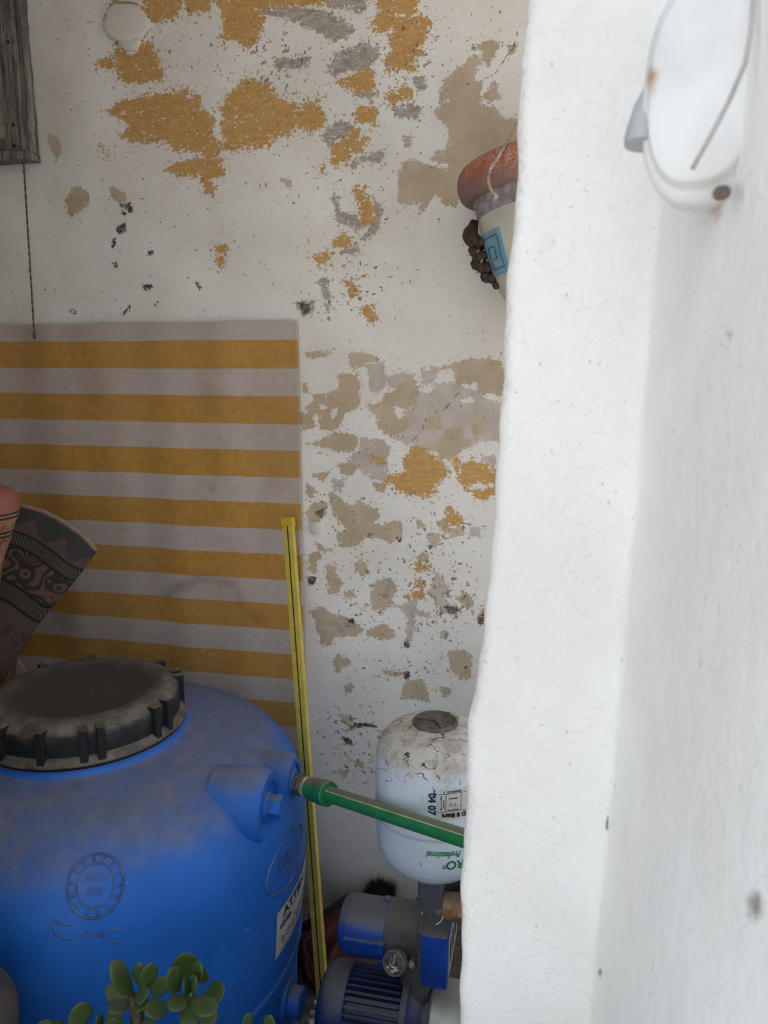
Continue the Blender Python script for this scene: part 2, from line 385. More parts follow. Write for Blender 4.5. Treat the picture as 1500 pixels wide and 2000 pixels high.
def vase_material():
    t = NT('painted_clay'); v = t.coord(); z = t.sep(v)[2]
    c = t.mix(t.ramp(t.noise(30, 4, 0.6, v), 0.35, 0.65), (0.29, 0.14, 0.075, 1), (0.38, 0.20, 0.11, 1))
    sc = t.node('ShaderNodeTexVoronoi', feature='SMOOTH_F1'); sc.inputs['Scale'].default_value = 75; t.link(v, sc.inputs['Vector'])
    orn = t.ramp(t.math('FRACT', t.math('MULTIPLY', sc.outputs['Distance'], 3.0)), 0.42, 0.5)
    c = t.mix(t.math('MULTIPLY', t.math('MULTIPLY', orn, t.ramp(z, 0.40, 0.402, 1.0, 0.0)), 0.7), c, (0.06, 0.03, 0.02, 1))
    c = t.mix(t.ramp(z, 0.425, 0.428), c, (0.27, 0.08, 0.055, 1))
    for a in (0.424, 0.416, 0.386, 0.378):
        b = t.math('MULTIPLY', t.ramp(z, a - .003, a - .0015), t.ramp(z, a + .0015, a + .003, 1.0, 0.0)); c = t.mix(b, c, (0.02, 0.013, 0.01, 1))
    return t.out(c, 0.6)

def terracotta():
    t = NT('chalky_terracotta'); v = t.coord()
    c = t.mix(t.ramp(t.noise(25, 4, 0.6, v), 0.35, 0.65), (0.40, 0.115, 0.05, 1), (0.50, 0.16, 0.075, 1))
    lime = t.math('MULTIPLY', t.ramp(t.noise(260, 4, 0.75, v), 0.46, 0.6), t.ramp(t.noise(22, 3, 0.6, v), 0.36, 0.6))
    c = t.mix(t.math('MULTIPLY', lime, 0.65), c, (0.58, 0.49, 0.44, 1))
    g = t.ramp(t.math('ADD', t.sep(v)[2], t.math('MULTIPLY', t.noise(30, 3, 0.6, v), 0.03)), 0.185, 0.225, 1.0, 0.0)
    c = t.mix(t.math('MULTIPLY', g, 0.8), c, (0.22, 0.16, 0.15, 1))
    t.bump(t.noise(200, 4, 0.7, v), 0.4, 0.001)
    return t.out(c, 0.85)

M = {}
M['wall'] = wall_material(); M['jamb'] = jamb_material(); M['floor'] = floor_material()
M['plaster'] = plaster('old_plaster', (0.58, 0.54, 0.49, 1), (0.68, 0.645, 0.6, 1))
M['ground'] = plaster('courtyard_paving', (0.52, 0.475, 0.42, 1), (0.62, 0.57, 0.51, 1))
M['cloth'] = stripe_material(1.465 - 0.10)
M['barrel'] = barrel_material(); M['emboss'] = plain('dust_caught_relief', (0.055, 0.115, 0.27, 1), 0.7, 0.3, 40); M['lid'] = lid_material(); M['tank'] = tank_material(); M['wood'] = wood_material()
M['rug'] = rug_material(); M['vase'] = vase_material(); M['terra'] = terracotta()
M['patch'] = plaster('patching_plaster', (0.66, 0.60, 0.53, 1), (0.73, 0.68, 0.62, 1))
M['yellow'] = plain('yellow_plastic', (0.60, 0.46, 0.075, 1), 0.5, 0.12, 40, dust=0.35, dustcol=(0.5, 0.42, 0.2, 1))
M['yellowcap'] = plain('yellow_cap', (0.58, 0.42, 0.02, 1), 0.45, 0.1)
M['black'] = plain('black_rubber', (0.012, 0.012, 0.013, 1), 0.7, 0.3)
M['green'] = plain('green_pipe_plastic', (0.018, 0.19, 0.062, 1), 0.42, 0.12, 30, dust=0.9, dustcol=(0.17, 0.155, 0.105, 1), dlo=0.62, dhi=0.9)
M['greenline'] = plain('pale_green_line', (0.45, 0.52, 0.36, 1), 0.6, 0.2)
M['brass'] = plain('old_brass', (0.30, 0.165, 0.07, 1), 0.55, 0.35, 60, metal=0.2, dust=0.7, dustcol=(0.16, 0.13, 0.1, 1))
M['oldbrass'] = plain('dull_brown_brass', (0.16, 0.115, 0.085, 1), 0.55, 0.35, 80, metal=0.3)
M['hemp'] = plain('hemp_sealing', (0.47, 0.43, 0.31, 1), 0.95, 0.4, 150, bump=0.9)
M['sticker'] = plain('paper_sticker', (0.62, 0.60, 0.56, 1), 0.7, 0.08)
M['sticker2'] = plain('grey_sticker', (0.43, 0.43, 0.42, 1), 0.7, 0.12)
M['ink'] = plain('black_ink', (0.02, 0.02, 0.025, 1), 0.6, 0.1)
M['navyink'] = plain('navy_ink', (0.02, 0.03, 0.07, 1), 0.6, 0.1)
M['greenink'] = plain('green_ink', (0.015, 0.20, 0.055, 1), 0.5, 0.1)
M['pumpblue'] = plain('blue_paint', (0.008, 0.065, 0.37, 1), 0.45, 0.2, 30, dust=0.95, dustcol=(0.15, 0.14, 0.135, 1), dlo=0.4, dhi=0.8)
M['motorblue'] = plain('dark_blue_paint', (0.012, 0.03, 0.125, 1), 0.5, 0.3, 25, dust=0.9, dustcol=(0.13, 0.12, 0.105, 1), dlo=0.35, dhi=0.95)
M['finblue'] = plain('fin_blue_paint', (0.010, 0.022, 0.085, 1), 0.5, 0.35, 25, dust=0.35, dustcol=(0.1, 0.09, 0.08, 1))
M['pumpgrey'] = plain('dusty_grey_plastic', (0.085, 0.08, 0.075, 1), 0.8, 0.25, 30, dust=0.9, dustcol=(0.17, 0.15, 0.13, 1))
M['capgrey'] = plain('dirty_cap', (0.10, 0.085, 0.075, 1), 0.8, 0.45, 70, bump=0.4)
M['fitting'] = plain('dark_grey_plastic', (0.15, 0.155, 0.17, 1), 0.6, 0.2, 30, dust=0.5)
M['steel'] = plain('stained_steel', (0.42, 0.41, 0.39, 1), 0.45, 0.2, 25, metal=0.6, dust=0.5, dustcol=(0.3, 0.28, 0.25, 1))
M['white_plastic'] = plain('white_tape', (0.75, 0.75, 0.75, 1), 0.6, 0.1)
M['glass'] = plain('gauge_dial', (0.13, 0.115, 0.095, 1), 0.25, 0.6, 90)
M['rim'] = plain('gauge_rim', (0.22, 0.19, 0.16, 1), 0.5, 0.3, 60, metal=0.4)
M['maroon'] = plain('dark_red_cloth', (0.105, 0.017, 0.016, 1), 0.85, 0.4, 18, bump=0.4)
M['bristle'] = plain('black_bristle', (0.01, 0.01, 0.012, 1), 0.9, 0.3)
M['cream'] = plain('cream_glaze', (0.66, 0.62, 0.52, 1), 0.6, 0.1, 18, bump=0.1)
M['lilac'] = plain('grey_lime_band', (0.33, 0.28, 0.29, 1), 0.85, 0.35, 60)
M['tile'] = plain('pale_blue_glaze', (0.21, 0.42, 0.55, 1), 0.55, 0.12, 40)
M['tileink'] = plain('blue_line', (0.055, 0.12, 0.18, 1), 0.7, 0.2)
M['ornament'] = plain('dark_brown_clay', (0.06, 0.035, 0.022, 1), 0.6, 0.5, 60, bump=0.3)
M['gold'] = plain('gold_touch', (0.42, 0.31, 0.09, 1), 0.5, 0.2)
M['cord'] = plain('jute_cord', (0.37, 0.29, 0.22, 1), 0.95, 0.35, 120, bump=0.6)
M['browncord'] = plain('brown_cord', (0.13, 0.075, 0.045, 1), 0.95, 0.35, 120, bump=0.6)
M['pink'] = plain('dusty_pink_cloth', (0.16, 0.095, 0.08, 1), 0.95, 0.25, 30, bump=0.4)
M['leaf'] = plain('jade_leaf', (0.045, 0.078, 0.022, 1), 0.38, 0.3, 35, dust=0.2, dustcol=(0.085, 0.10, 0.055, 1), bump=0.12, spec=0.4)
M['stem'] = plain('jade_stem', (0.07, 0.05, 0.035, 1), 0.8, 0.3, 60, bump=0.4)
M['clay'] = plain('brown_clay', (0.055, 0.042, 0.037, 1), 0.8, 0.3, 25, bump=0.2)
M['soil'] = plain('soil', (0.05, 0.035, 0.025, 1), 0.95, 0.4, 60, bump=0.8)
M['concrete'] = plain('concrete_block', (0.28, 0.265, 0.24, 1), 0.9, 0.2, 20, bump=0.5)
M['greyknob'] = plain('grey_glass', (0.40, 0.425, 0.435, 1), 0.4, 0.08)
M['wire'] = plain('grey_wire', (0.42, 0.40, 0.40, 1), 0.7, 0.2)
M['pebble'] = plain('pale_chips', (0.5, 0.46, 0.41, 1), 0.9, 0.3)
M['pane'] = plain('chalky_pane', (0.42, 0.36, 0.31, 1), 0.7, 0.3, 12)
def fitting_white():
    t = NT('painted_white_metal'); v = t.coord()
    c = t.mix(t.ramp(t.noise(14, 3, 0.5, v), 0.35, 0.65), (0.68, 0.67, 0.665, 1), (0.77, 0.765, 0.76, 1))
    c = t.mix(t.ramp(t.math('ADD', t.attr('a_rust'), t.math('MULTIPLY', t.math('SUBTRACT', t.noise(70, 3, 0.6, v), 0.5), 0.5)), 0.25, 1.3), c, (0.40, 0.23, 0.11, 1))
    return t.out(c, 0.5)
M['fitting_white'] = fitting_white()

# ------------------------------------------------------------------ structure
YW = 1.72
def sdf_poly(P, poly):
    """signed distance (inside > 0) of points P (n,2) to polygon"""
    poly = np.array(poly, float); n = len(poly); d2 = np.full(len(P), 1e18); ins = np.zeros(len(P), bool)
    for i in range(n):
        a, b = poly[i], poly[(i + 1) % n]; e = b - a; w = P - a
        tt = np.clip((w @ e) / max(e @ e, 1e-12), 0, 1); q = w - tt[:, None] * e; d2 = np.minimum(d2, (q * q).sum(1))
        c = ((a[1] <= P[:, 1]) & (b[1] > P[:, 1])) | ((b[1] <= P[:, 1]) & (a[1] > P[:, 1]))
        with np.errstate(divide='ignore', invalid='ignore'):
            xi = a[0] + (P[:, 1] - a[1]) / (b[1] - a[1]) * (b[0] - a[0])
        ins ^= c & (P[:, 0] < xi)
    d = np.sqrt(d2); return np.where(ins, d, -d)
def dist_line(P, line):
    line = np.array(line, float); d2 = np.full(len(P), 1e18)
    for a, b in zip(line, line[1:]):
        e = b - a; w = P - a; tt = np.clip((w @ e) / max(e @ e, 1e-12), 0, 1); q = w - tt[:, None] * e; d2 = np.minimum(d2, (q * q).sum(1))
    return np.sqrt(d2)
def W(pts): return [(lambda q: (q.x * 1000, q.z * 1000))(at_y(x, y, YW)) for x, y in pts]   # on the wall, in mm

OCHRE = [
 [(190,123),(213,113),(222,127),(230,80),(235,93),(253,110),(267,103),(277,87),(293,87),(300,100),(307,113),(315,143),(313,155),(283,160),(260,160),(233,153),(220,133)],
 [(280,7),(275,-30),(360,-30),(350,20),(340,32),(320,37),(300,47),(293,40),(277,17)], [(205,-30),(235,-30),(230,8),(217,12)],
 [(353,-30),(417,-30),(407,20),(393,25),(367,23)],
 [(430,-30),(560,-30),(540,8),(500,15),(515,40),(510,60),(500,85),(478,88),(460,72),(440,80),(430,62),(437,45),(433,25)],
 [(514,-30),(650,-30),(642,8),(582,12),(550,12),(522,6)],
 [(213,215),(240,197),(277,187),(300,180),(320,190),(343,177),(370,170),(367,187),(393,190),(397,213),(410,220),(417,232),(413,265),(430,278),(440,283),(500,288),(500,290),(430,293),(425,305),(435,320),(437,345),(410,352),(418,367),(417,385),(405,378),(395,360),(397,340),(345,345),(325,330),(365,315),(400,310),(395,293),(350,293),(330,285),(310,273),(290,278),(250,272),(240,265),(250,240),(235,227),(220,225)],
 [(440,200),(450,184),(466,168),(482,156),(510,160),(534,172),(546,192),(566,200),(590,212),(598,196),(622,196),(618,212),(630,224),(630,240),(626,256),(598,256),(570,248),(550,268),(530,276),(518,288),(490,290),(450,284),(436,265),(436,235)],
 [(694,224),(706,210),(734,218),(732,240),(710,240),(694,236)],
 [(726,52),(746,30),(770,32),(798,36),(826,28),(842,40),(834,72),(822,88),(826,108),(810,120),(812,136),(802,140),(770,138),(754,140),(752,116),(770,100),(766,60),(738,62)],
 [(738,8),(758,-20),(814,-20),(810,24),(770,28),(746,20)],
 [(758,192),(782,172),(802,176),(806,192),(782,202),(766,204)],
 [(650,320),(654,288),(674,272),(694,258),(706,260),(698,276),(718,276),(706,296),(690,296),(682,320)],
 [(654,162),(674,148),(726,140),(734,162),(726,176),(710,178),(674,172)],
 [(694,368),(710,368),(714,392),(730,408),(730,428),(714,440),(706,432),(706,404),(698,384)],
 [(654,472),(674,458),(680,472),(666,480)], [(616,498),(650,496),(638,508),(622,516)], [(674,552),(690,548),(698,576),(686,584)],
 [(710,600),(722,596),(734,620),(718,628)], [(420,480),(447,480),(437,500),(433,517),(425,510)], [(193,285),(203,287),(207,300),(197,297)],
 [(626,326),(634,324),(634,336),(624,340)], [(125,392),(132,388),(134,412),(140,420),(130,418)],
 [(753,940),(760,926),(791,920),(795,895),(805,874),(826,874),(844,891),(868,912),(875,923),(854,948),(840,968),(809,967),(777,960),(770,948)],
 [(888,895),(903,909),(924,902),(966,919),(990,925),(990,934),(949,944),(921,944),(907,951),(896,937),(891,916)],
 [(919,958),(938,960),(965,953),(963,965),(945,975),(928,972)],
 [(872,990),(881,986),(890,1004),(902,1014),(896,1024),(879,1030),(874,1014)],
 [(811,1105),(826,1100),(842,1105),(837,1112),(816,1116)], [(807,1136),(820,1130),(832,1140),(826,1150),(811,1150)], [(788,1168),(802,1158),(826,1154),(826,1164),(798,1172)],
 [(724,895),(740,892),(748,905),(735,910)], [(936,1198),(946,1190),(947,1205)],
]
KHAKI = [
 [(739,797),(768,771),(797,732),(811,742),(819,768),(804,789),(790,800),(775,825),(761,840),(739,836)],
 [(887,714),(920,703),(977,706),(985,760),(948,757),(912,746),(891,750),(887,732)], [(640,850),(690,850),(690,880),(650,880)], [(865,840),(900,836),(900,870),(870,872)],
 [(850,216),(870,202),(886,196),(860,196),(860,176),(870,152),(890,140),(906,124),(922,108),(934,106),(940,118),(928,132),(928,144),(914,160),(942,160),(936,180),(940,204),(970,212),(978,228),(1012,232),(1040,240),(1040,320),(960,330),(902,368),(894,400),(874,404),(858,384),(846,380),(830,412),(818,412),(826,396),(790,402),(782,396),(778,360),(782,336),(790,320),(810,316),(842,324),(874,332),(878,320),(866,316),(846,312),(850,300),(870,292),(878,268),(874,244),(850,224)],
 [(922,92),(950,80),(974,84),(966,104),(954,128),(946,116),(938,100)], [(962,160),(978,192),(958,196),(946,184)], [(995,90),(1008,88),(1006,104),(996,102)],
 [(790,262),(804,272),(802,286),(792,286)],
 [(125,390),(137,370),(153,367),(172,383),(170,400),(150,417),(133,420)], [(217,363),(240,377),(247,390),(230,392),(217,383)],
 [(88,257),(113,273),(120,290),(107,313),(100,290)], [(552,352),(568,350),(570,368),(560,366)],
 [(596,688),(620,687),(643,687),(638,696),(616,697),(602,699)],
 [(680,692),(704,687),(732,696),(741,704),(718,708),(704,715),(692,718),(685,710),(688,701)],
 [(662,734),(697,732),(700,744),(704,755),(699,765),(702,780),(699,797),(683,800),(669,807),(665,825),(651,839),(627,839),(620,828),(620,811),(613,804),(597,800),(602,788),(613,786),(613,772),(630,772),(658,765),(665,751)],
 [(583,804),(609,811),(611,835),(595,839),(585,825)], [(590,750),(600,748),(598,765),(592,764)],
 [(820,720),(865,716),(918,702),(956,702),(979,713),(990,740),(979,766),(938,766),(928,744),(900,736),(879,720),(851,724)],
 [(746,842),(739,828),(736,811),(718,794),(746,786),(753,772),(767,766),(770,790),(780,820),(800,800),(810,810),(790,840),(764,853)],
 [(767,766),(800,756),(812,790),(790,797),(772,790)], [(904,878),(882,892),(862,895),(854,881),(837,874),(860,860),(890,850),(915,860)],
 [(830,815),(860,812),(862,838),(836,840)], [(922,830),(940,815),(946,840),(928,858)],
 [(599,867),(634,856),(651,846),(683,850),(700,856),(694,881),(655,881),(634,874)],
 [(658,909),(676,906),(697,912),(690,926),(665,926)], [(606,930),(641,923),(630,940)], [(728,944),(750,948),(750,962),(735,954)], [(599,948),(616,962),(606,972),(597,962)],
 [(644,962),(662,976),(680,990),(700,979),(718,990),(736,996),(742,1010),(725,1021),(750,1028),(770,1018),(784,1021),(781,1056),(760,1060),(732,1049),(711,1052),(697,1066),(672,1070),(662,1063),(658,1042),(680,1038),(669,1021),(655,1010),(648,993)],
 [(596,1000),(613,982),(634,986),(634,1007),(620,1018),(602,1018)],
 [(854,1021),(872,1010),(876,1032),(907,1028),(904,1042),(882,1049),(865,1035)], [(812,1012),(830,1028),(816,1032)], [(837,1046),(860,1046),(854,1063),(844,1066)],
 [(616,1060),(644,1077),(627,1077)], [(606,1084),(620,1080),(629,1088),(616,1102),(616,1119),(602,1112)],
 [(634,1105),(652,1102),(655,1122),(669,1140),(658,1158),(644,1161),(641,1133)], [(690,1102),(704,1094),(720,1122),(704,1126)],
 [(722,1164),(732,1140),(760,1130),(774,1150),(760,1172),(767,1178),(746,1196),(728,1189)],
 [(890,1168),(910,1158),(924,1175),(918,1187),(900,1175)], [(672,1158),(690,1155),(690,1166),(676,1166)],
 [(608,1196),(630,1186),(644,1200),(665,1203),(690,1214),(711,1231),(694,1242),(655,1242),(644,1259),(624,1259),(627,1245),(616,1228),(620,1214)],
 [(718,1238),(732,1224),(746,1219),(769,1231),(770,1245),(746,1250)], [(658,1276),(685,1294),(658,1312),(653,1294)],
 [(876,1273),(907,1270),(921,1280),(918,1326),(900,1326),(879,1304)], [(742,1308),(774,1312),(792,1312),(798,1322),(760,1318)],
 [(792,1329),(823,1329),(833,1351),(838,1372),(806,1361),(782,1367)], [(857,1345),(875,1343),(879,1353),(870,1361)],
 [(665,1397),(683,1399),(691,1412),(678,1415),(667,1407)], [(683,1484),(710,1489),(710,1500),(694,1492)], [(662,1505),(681,1505),(675,1521),(665,1513)],
 [(672,1340),(690,1336),(686,1352),(676,1352)], [(810,1086),(830,1080),(834,1092),(820,1096)],
 [(860,1232),(875,1236),(870,1246),(862,1244)],
]
MAUVE = [
 [(714,713),(746,708),(750,730),(753,752),(739,762),(725,762),(720,744),(722,730)],
 [(746,734),(809,730),(812,752),(816,766),(848,752),(886,748),(910,760),(938,766),(946,783),(970,786),(990,800),(985,860),(938,860),(904,878),(854,881),(816,878),(802,864),(788,867),(764,853),(780,835),(800,820),(812,790),(790,770),(760,752)],
 [(704,856),(746,860),(760,874),(753,895),(756,916),(750,940),(725,934),(708,923),(680,902),(690,888),(704,874)],
 [(648,937),(669,940),(665,962),(651,954)], [(914,1028),(938,1035),(935,1049),(918,1042)], [(820,722),(848,724),(846,744),(830,746)],
 [(795,1175),(812,1172),(809,1203),(809,1224),(802,1245),(798,1264),(792,1262),(792,1238),(795,1210)],
 [(837,1154),(854,1122),(865,1133),(876,1147),(865,1175),(896,1189),(893,1200),(865,1196),(854,1175)],
 [(940,890),(966,895),(966,912),(945,905)], [(762,1178),(800,1190),(840,1200),(838,1206),(790,1196)],
]
HOLES = [[(910,758),(928,744),(938,762),(918,762)], [(893,780),(921,772),(928,786),(904,790)], [(767,790),(791,797),(788,811),(778,822),(770,808)], [(610,812),(618,806),(622,836),(612,838)],
         [(622,790),(640,792),(636,804),(624,802)], [(645,800),(660,795),(656,815),(646,818)], [(860,722),(886,726),(880,746),(852,744)], [(812,752),(850,754),(840,768),(818,766)]]
GREY = [
 [(514,24),(550,10),(602,16),(642,28),(678,44),(690,60),(678,76),(646,76),(626,64),(598,52),(570,36),(530,28)],
 [(642,132),(658,112),(686,96),(706,88),(738,92),(740,108),(726,124),(722,140),(674,140),(656,150)], [(698,184),(730,176),(736,184),(706,196)],
 [(630,256),(658,246),(682,240),(690,250),(674,266),(658,272),(642,284),(638,272)],
 [(682,320),(706,304),(746,300),(746,316),(714,316),(690,328)], [(650,388),(658,384),(662,412),(674,420),(698,420),(706,440),(700,452),(680,440),(662,432),(654,410)],
 [(730,384),(746,416),(738,448),(726,460),(706,472),(706,464),(726,440),(734,420)], [(666,492),(698,476),(706,484),(690,500)],
 [(535,118),(600,112),(600,130),(545,136)], [(806,154),(826,150),(832,170),(816,178)], [(768,210),(800,204),(822,214),(812,230),(776,226)],
 [(626,544),(638,544),(642,560),(646,604),(636,604),(632,572)], [(582,588),(590,592),(614,592),(610,608),(594,616),(586,608)],
 [(622,8),(690,-20),(720,-20),(715,14),(700,22)],
 [(752,1140),(762,1134),(764,1150),(754,1152)], [(742,1164),(756,1160),(754,1172)], [(655,1215),(672,1212),(700,1222),(668,1232),(656,1226)],
]
DARK = [ [(300,592),(308,592),(304,600)],
 [(242,397),(255,395),(258,413),(250,417)], [(227,443),(245,435),(247,450),(233,455),(227,453)], [(217,477),(223,465),(227,477),(218,485)], [(220,511),(228,513),(227,523),(221,522)],
 [(290,491),(301,491),(294,500)], [(276,557),(297,555),(297,563),(283,567)], [(380,549),(387,553),(393,563),(386,561)], [(133,607),(147,608),(146,613),(136,613)], [(239,604),(246,606),(244,616),(240,614)],
 [(585,592),(596,596),(608,594),(604,606),(592,612)], [(232,398),(240,400),(238,408)], [(238,412),(246,414),(243,423)], [(250,596),(255,600),(252,608)],
 [(599,1126),(620,1126),(613,1140),(602,1142)], [(870,1184),(895,1188),(892,1198),(874,1194)], [(933,1208),(947,1195),(947,1220),(934,1217)],
 [(691,1411),(710,1411),(747,1419),(715,1418),(694,1421)], [(670,1440),(686,1441),(689,1455),(678,1452)], [(788,1318),(796,1310),(800,1322),(792,1330)], [(618,1000),(628,994),(632,1008),(624,1014)],
 [(880,1130),(888,1128),(886,1138)], [(905,1302),(914,1300),(912,1310)], [(678,1210),(690,1208),(692,1218),(680,1220)], [(835,1066),(842,1068),(840,1074)],
 [(788,1252),(798,1254),(797,1266),(789,1264)], [(716,1040),(724,1044),(718,1050)], [(776,1050),(784,1052),(782,1060)], [(862,1062),(868,1060),(868,1068)],
 [(800,1770),(830,1742),(838,1748),(818,1772)],
]
CRACK = [ [(247 + 46.5 * math.cos(a / 9), 46 + 41 * math.sin(a / 9)) for a in range(-6, 48)], [(278,84),(283,70),(292,58)], [(229,84),(222,70),(212,62)],[(1014,50),(1004,90),(990,108),(970,140),(938,158),(910,164)], [(905,755),(885,780),(868,800),(848,806)], [(832,815),(825,840),(806,860),(790,872)],
 [(702,506),(704,512),(698,536),(697,545)], [(637,1410),(645,1398),(660,1397),(668,1394)], [(780,1705),(788,1712),(792,1728),(796,1738),(790,1752)], [(784,1698),(800,1716),(812,1718)],
 [(680,1520),(700,1526),(725,1532)], [(900,1022),(925,1024),(955,1030)], [(690,1410),(720,1415),(750,1420)], [(605,888),(625,885),(640,890)]]
FLECK = [((400,450),300,230,0.35),((620,330),260,280,0.5),((300,60),200,160,0.7),((540,120),150,110,0.9),((800,100),120,130,0.9),((690,560),110,90,0.9),((850,1150),130,200,0.95),((700,1120),120,260,0.75),((690,1450),100,120,1.0),((760,900),190,170,0.45),((180,320),130,180,0.35),((900,60),120,90,0.55),((820,1330),120,80,0.8),((640,1000),60,80,0.9),((660,1600),120,120,0.25),((180,600),160,60,0.4),((560,260),80,80,0.7)]

def build_wall():
    step = 0.0045; x0, x1, z0, z1 = -1.78, 0.46, -0.02, 2.56
    xs = np.arange(x0, x1 + step, step); zs = np.arange(z0, z1 + step, step); nx, nz = len(xs), len(zs)
    X, Z = np.meshgrid(xs, zs); X = X.ravel(); Z = Z.ravel()
    Pm = np.stack([X * 1000, Z * 1000], 1); n = len(X)
    A = {}
    def near(poly, pad=40):
        a = np.array(poly); lo = a.min(0) - pad; hi = a.max(0) + pad
        return np.where((Pm[:, 0] > lo[0]) & (Pm[:, 0] < hi[0]) & (Pm[:, 1] > lo[1]) & (Pm[:, 1] < hi[1]))[0]
    for nm, L in (('a_ochre', OCHRE), ('a_khaki', KHAKI), ('a_mauve', MAUVE), ('a_grey', GREY), ('a_dark', DARK)):
        s = np.full(n, -30.0)
        for pl in L:
            w = W(pl); idx = near(w); d = sdf_poly(Pm[idx], w) * 0.8 + 0.5; s[idx] = np.maximum(s[idx], np.clip(d, -30, 9 if nm == 'a_ochre' and pl[0][1] < 400 else 14))
        if nm in ('a_khaki', 'a_mauve'):
            for pl in HOLES:
                w = W(pl); idx = near(w); s[idx] = np.minimum(s[idx], -sdf_poly(Pm[idx], w))
        A[nm] = s
    s = np.full(n, -10.0)
    for ln in CRACK:
        w = W(ln); idx = near(w); s[idx] = np.maximum(s[idx], 1.1 - dist_line(Pm[idx], w))
    A['a_crack'] = s
    fk = np.full(n, 0.12)
    for (cx, cy), rx, ry, k in FLECK:
        w = W([(cx, cy), (cx + rx, cy), (cx, cy + ry)]); ax = abs(w[1][0] - w[0][0]); az = abs(w[2][1] - w[0][1])
        r = np.sqrt(((Pm[:, 0] - w[0][0]) / ax) ** 2 + ((Pm[:, 1] - w[0][1]) / az) ** 2); fk = np.maximum(fk, k * np.clip(1.25 - r, 0, 1))
    A['a_fleck'] = fk
    # soil splashed and rubbed on the foot of the wall; soft shade painted in beside the window
    g = np.clip((0.15 - Z) / 0.10, 0, 1) * 1.15
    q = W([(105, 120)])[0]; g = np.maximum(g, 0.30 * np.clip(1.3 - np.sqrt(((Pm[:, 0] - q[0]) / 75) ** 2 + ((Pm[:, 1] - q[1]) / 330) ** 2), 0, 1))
    A['a_grime_shade'] = g
    # lumpy plaster surface, the peeled coats a little deeper
    y = YW + 0.004 * np.sin(X * 5.1 + 1.3) * np.sin(Z * 4.3) + 0.002 * np.sin(X * 17 + Z * 9)
    for nm in ('a_ochre', 'a_khaki', 'a_mauve', 'a_grey'): y = np.maximum(y, y + 0.0004 * (A[nm] > 0))
    # hole broken through low in the wall is left to the plaster behind the brush
    V = np.stack([X, y, Z], 1)
    i = np.arange(nx - 1)[None, :] + (np.arange(nz - 1) * nx)[:, None]; i = i.ravel()
    F = np.stack([i, i + 1, i + nx + 1, i + nx], 1)
    me = bpy.data.meshes.new('wall_back'); me.vertices.add(n); me.vertices.foreach_set('co', V.ravel())
    me.loops.add(F.size); me.loops.foreach_set('vertex_index', F.ravel().astype(np.int32))
    me.polygons.add(len(F)); me.polygons.foreach_set('loop_start', (np.arange(len(F)) * 4).astype(np.int32))
    me.update(calc_edges=True); me.validate(); me.shade_smooth()
    for nm, s in A.items():
        at = me.attributes.new(nm, 'FLOAT', 'POINT'); at.data.foreach_set('value', s.astype(np.float32))
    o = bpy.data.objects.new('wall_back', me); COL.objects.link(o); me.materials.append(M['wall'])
    return tag(o, 'back wall with white paint peeling off ochre and grey layers', None, kind='structure')
wall_back = build_wall()
# filled hole: a raised, cracked plaster disc (part of the wall)
def plaster_patch(outline, h, name='plaster_patch', lift=0.0):
    pts = [at_y(x, y, YW) for x, y in outline]; c = sum(pts, Vector()) / len(pts); N = len(pts); V = []; F = []
    for ring, (k, hh) in enumerate(((1.0, 0.0), (1.0, .55), (.95, .8), (.6, 1.0))):
        for p in pts: q = c + (p - c) * k; V.append((q.x, YW - 0.004 - lift - h * hh + (0.012 if ring == 0 else 0), q.z))
    V.append((c.x, YW - 0.004 - lift - h * 1.05, c.z))
    for r in range(3):
        for k in range(N): F.append((r * N + k, r * N + (k + 1) % N, (r + 1) * N + (k + 1) % N, (r + 1) * N + k))
    F += [(3 * N + k, 3 * N + (k + 1) % N, 4 * N) for k in range(N)]
    o = mk(name, V, F, M['patch'], wall_back, True); return o
import itertools
ang = [2 * math.pi * k / 30 for k in range(30)]
plaster_patch([(247 + (43 + 2.5 * math.sin(3 * a + 1) + 1.5 * math.sin(7 * a)) * math.cos(a), 45 + (38 + 2 * math.sin(5 * a)) * math.sin(a)) for a in ang], 0.0045)
plaster_patch([(233,82),(250,80),(272,79),(278,82),(270,92),(262,100),(250,101),(240,95)], 0.004)
plaster_patch([(232,4),(245,-2),(262,0),(280,8),(283,14),(270,10),(250,6),(236,8)], 0.009)
plaster_patch([(605,1028),(614,1018),(626,1020),(630,1034),(622,1044),(610,1042)], 0.005)
plaster_patch([(1012,470),(1024,458),(1030,470),(1024,484)], 0.003)

def struct(name, g, mat, label=None):
    o = g.build(name, mat, base=False); o['kind'] = 'structure'
    if label: o['label'] = label
    return o
struct('floor', G().box((-1.80, 0.50, -0.06), (0.5, 1.80, 0.0)), M['floor'])
struct('ground', G().box((-6, -6, -0.08), (6, 0.50, -0.01)), M['ground'])
struct('ceiling', G().box((-1.9, 0.50, 2.50), (0.6, 1.85, 2.6)), M['plaster'])
struct('wall_left', G().box((-1.86, 0.66, -0.05), (-1.76, 1.80, 2.52)), M['plaster'])
struct('wall_side', G().box((0.44, 0.90, -0.05), (0.54, 1.80, 0.46)).box((0.44, 0.90, 2.46), (0.54, 1.80, 2.52)), M['plaster'])
LX = -0.71
struct('wall_added_shade', G().box((-1.86, 0.50, -0.05), (LX, 0.62, 2.62)), M['plaster'])  # unseen wall, added to darken the left side
struct('wall_lintel', G().box((LX, 0.50, 2.30), (-0.02, 0.62, 2.62)), M['plaster'])
struct('wall_parapet', G().box((LX, 0.62, -0.05), (-0.10, 0.76, 0.44)), M['plaster'])
struct('wall_added_sill', G().box((-2.2, 0.36, -0.05), (0.12, 0.50, 0.52)), M['plaster'])  # unseen outer sill, added to shade the lower part of the recess
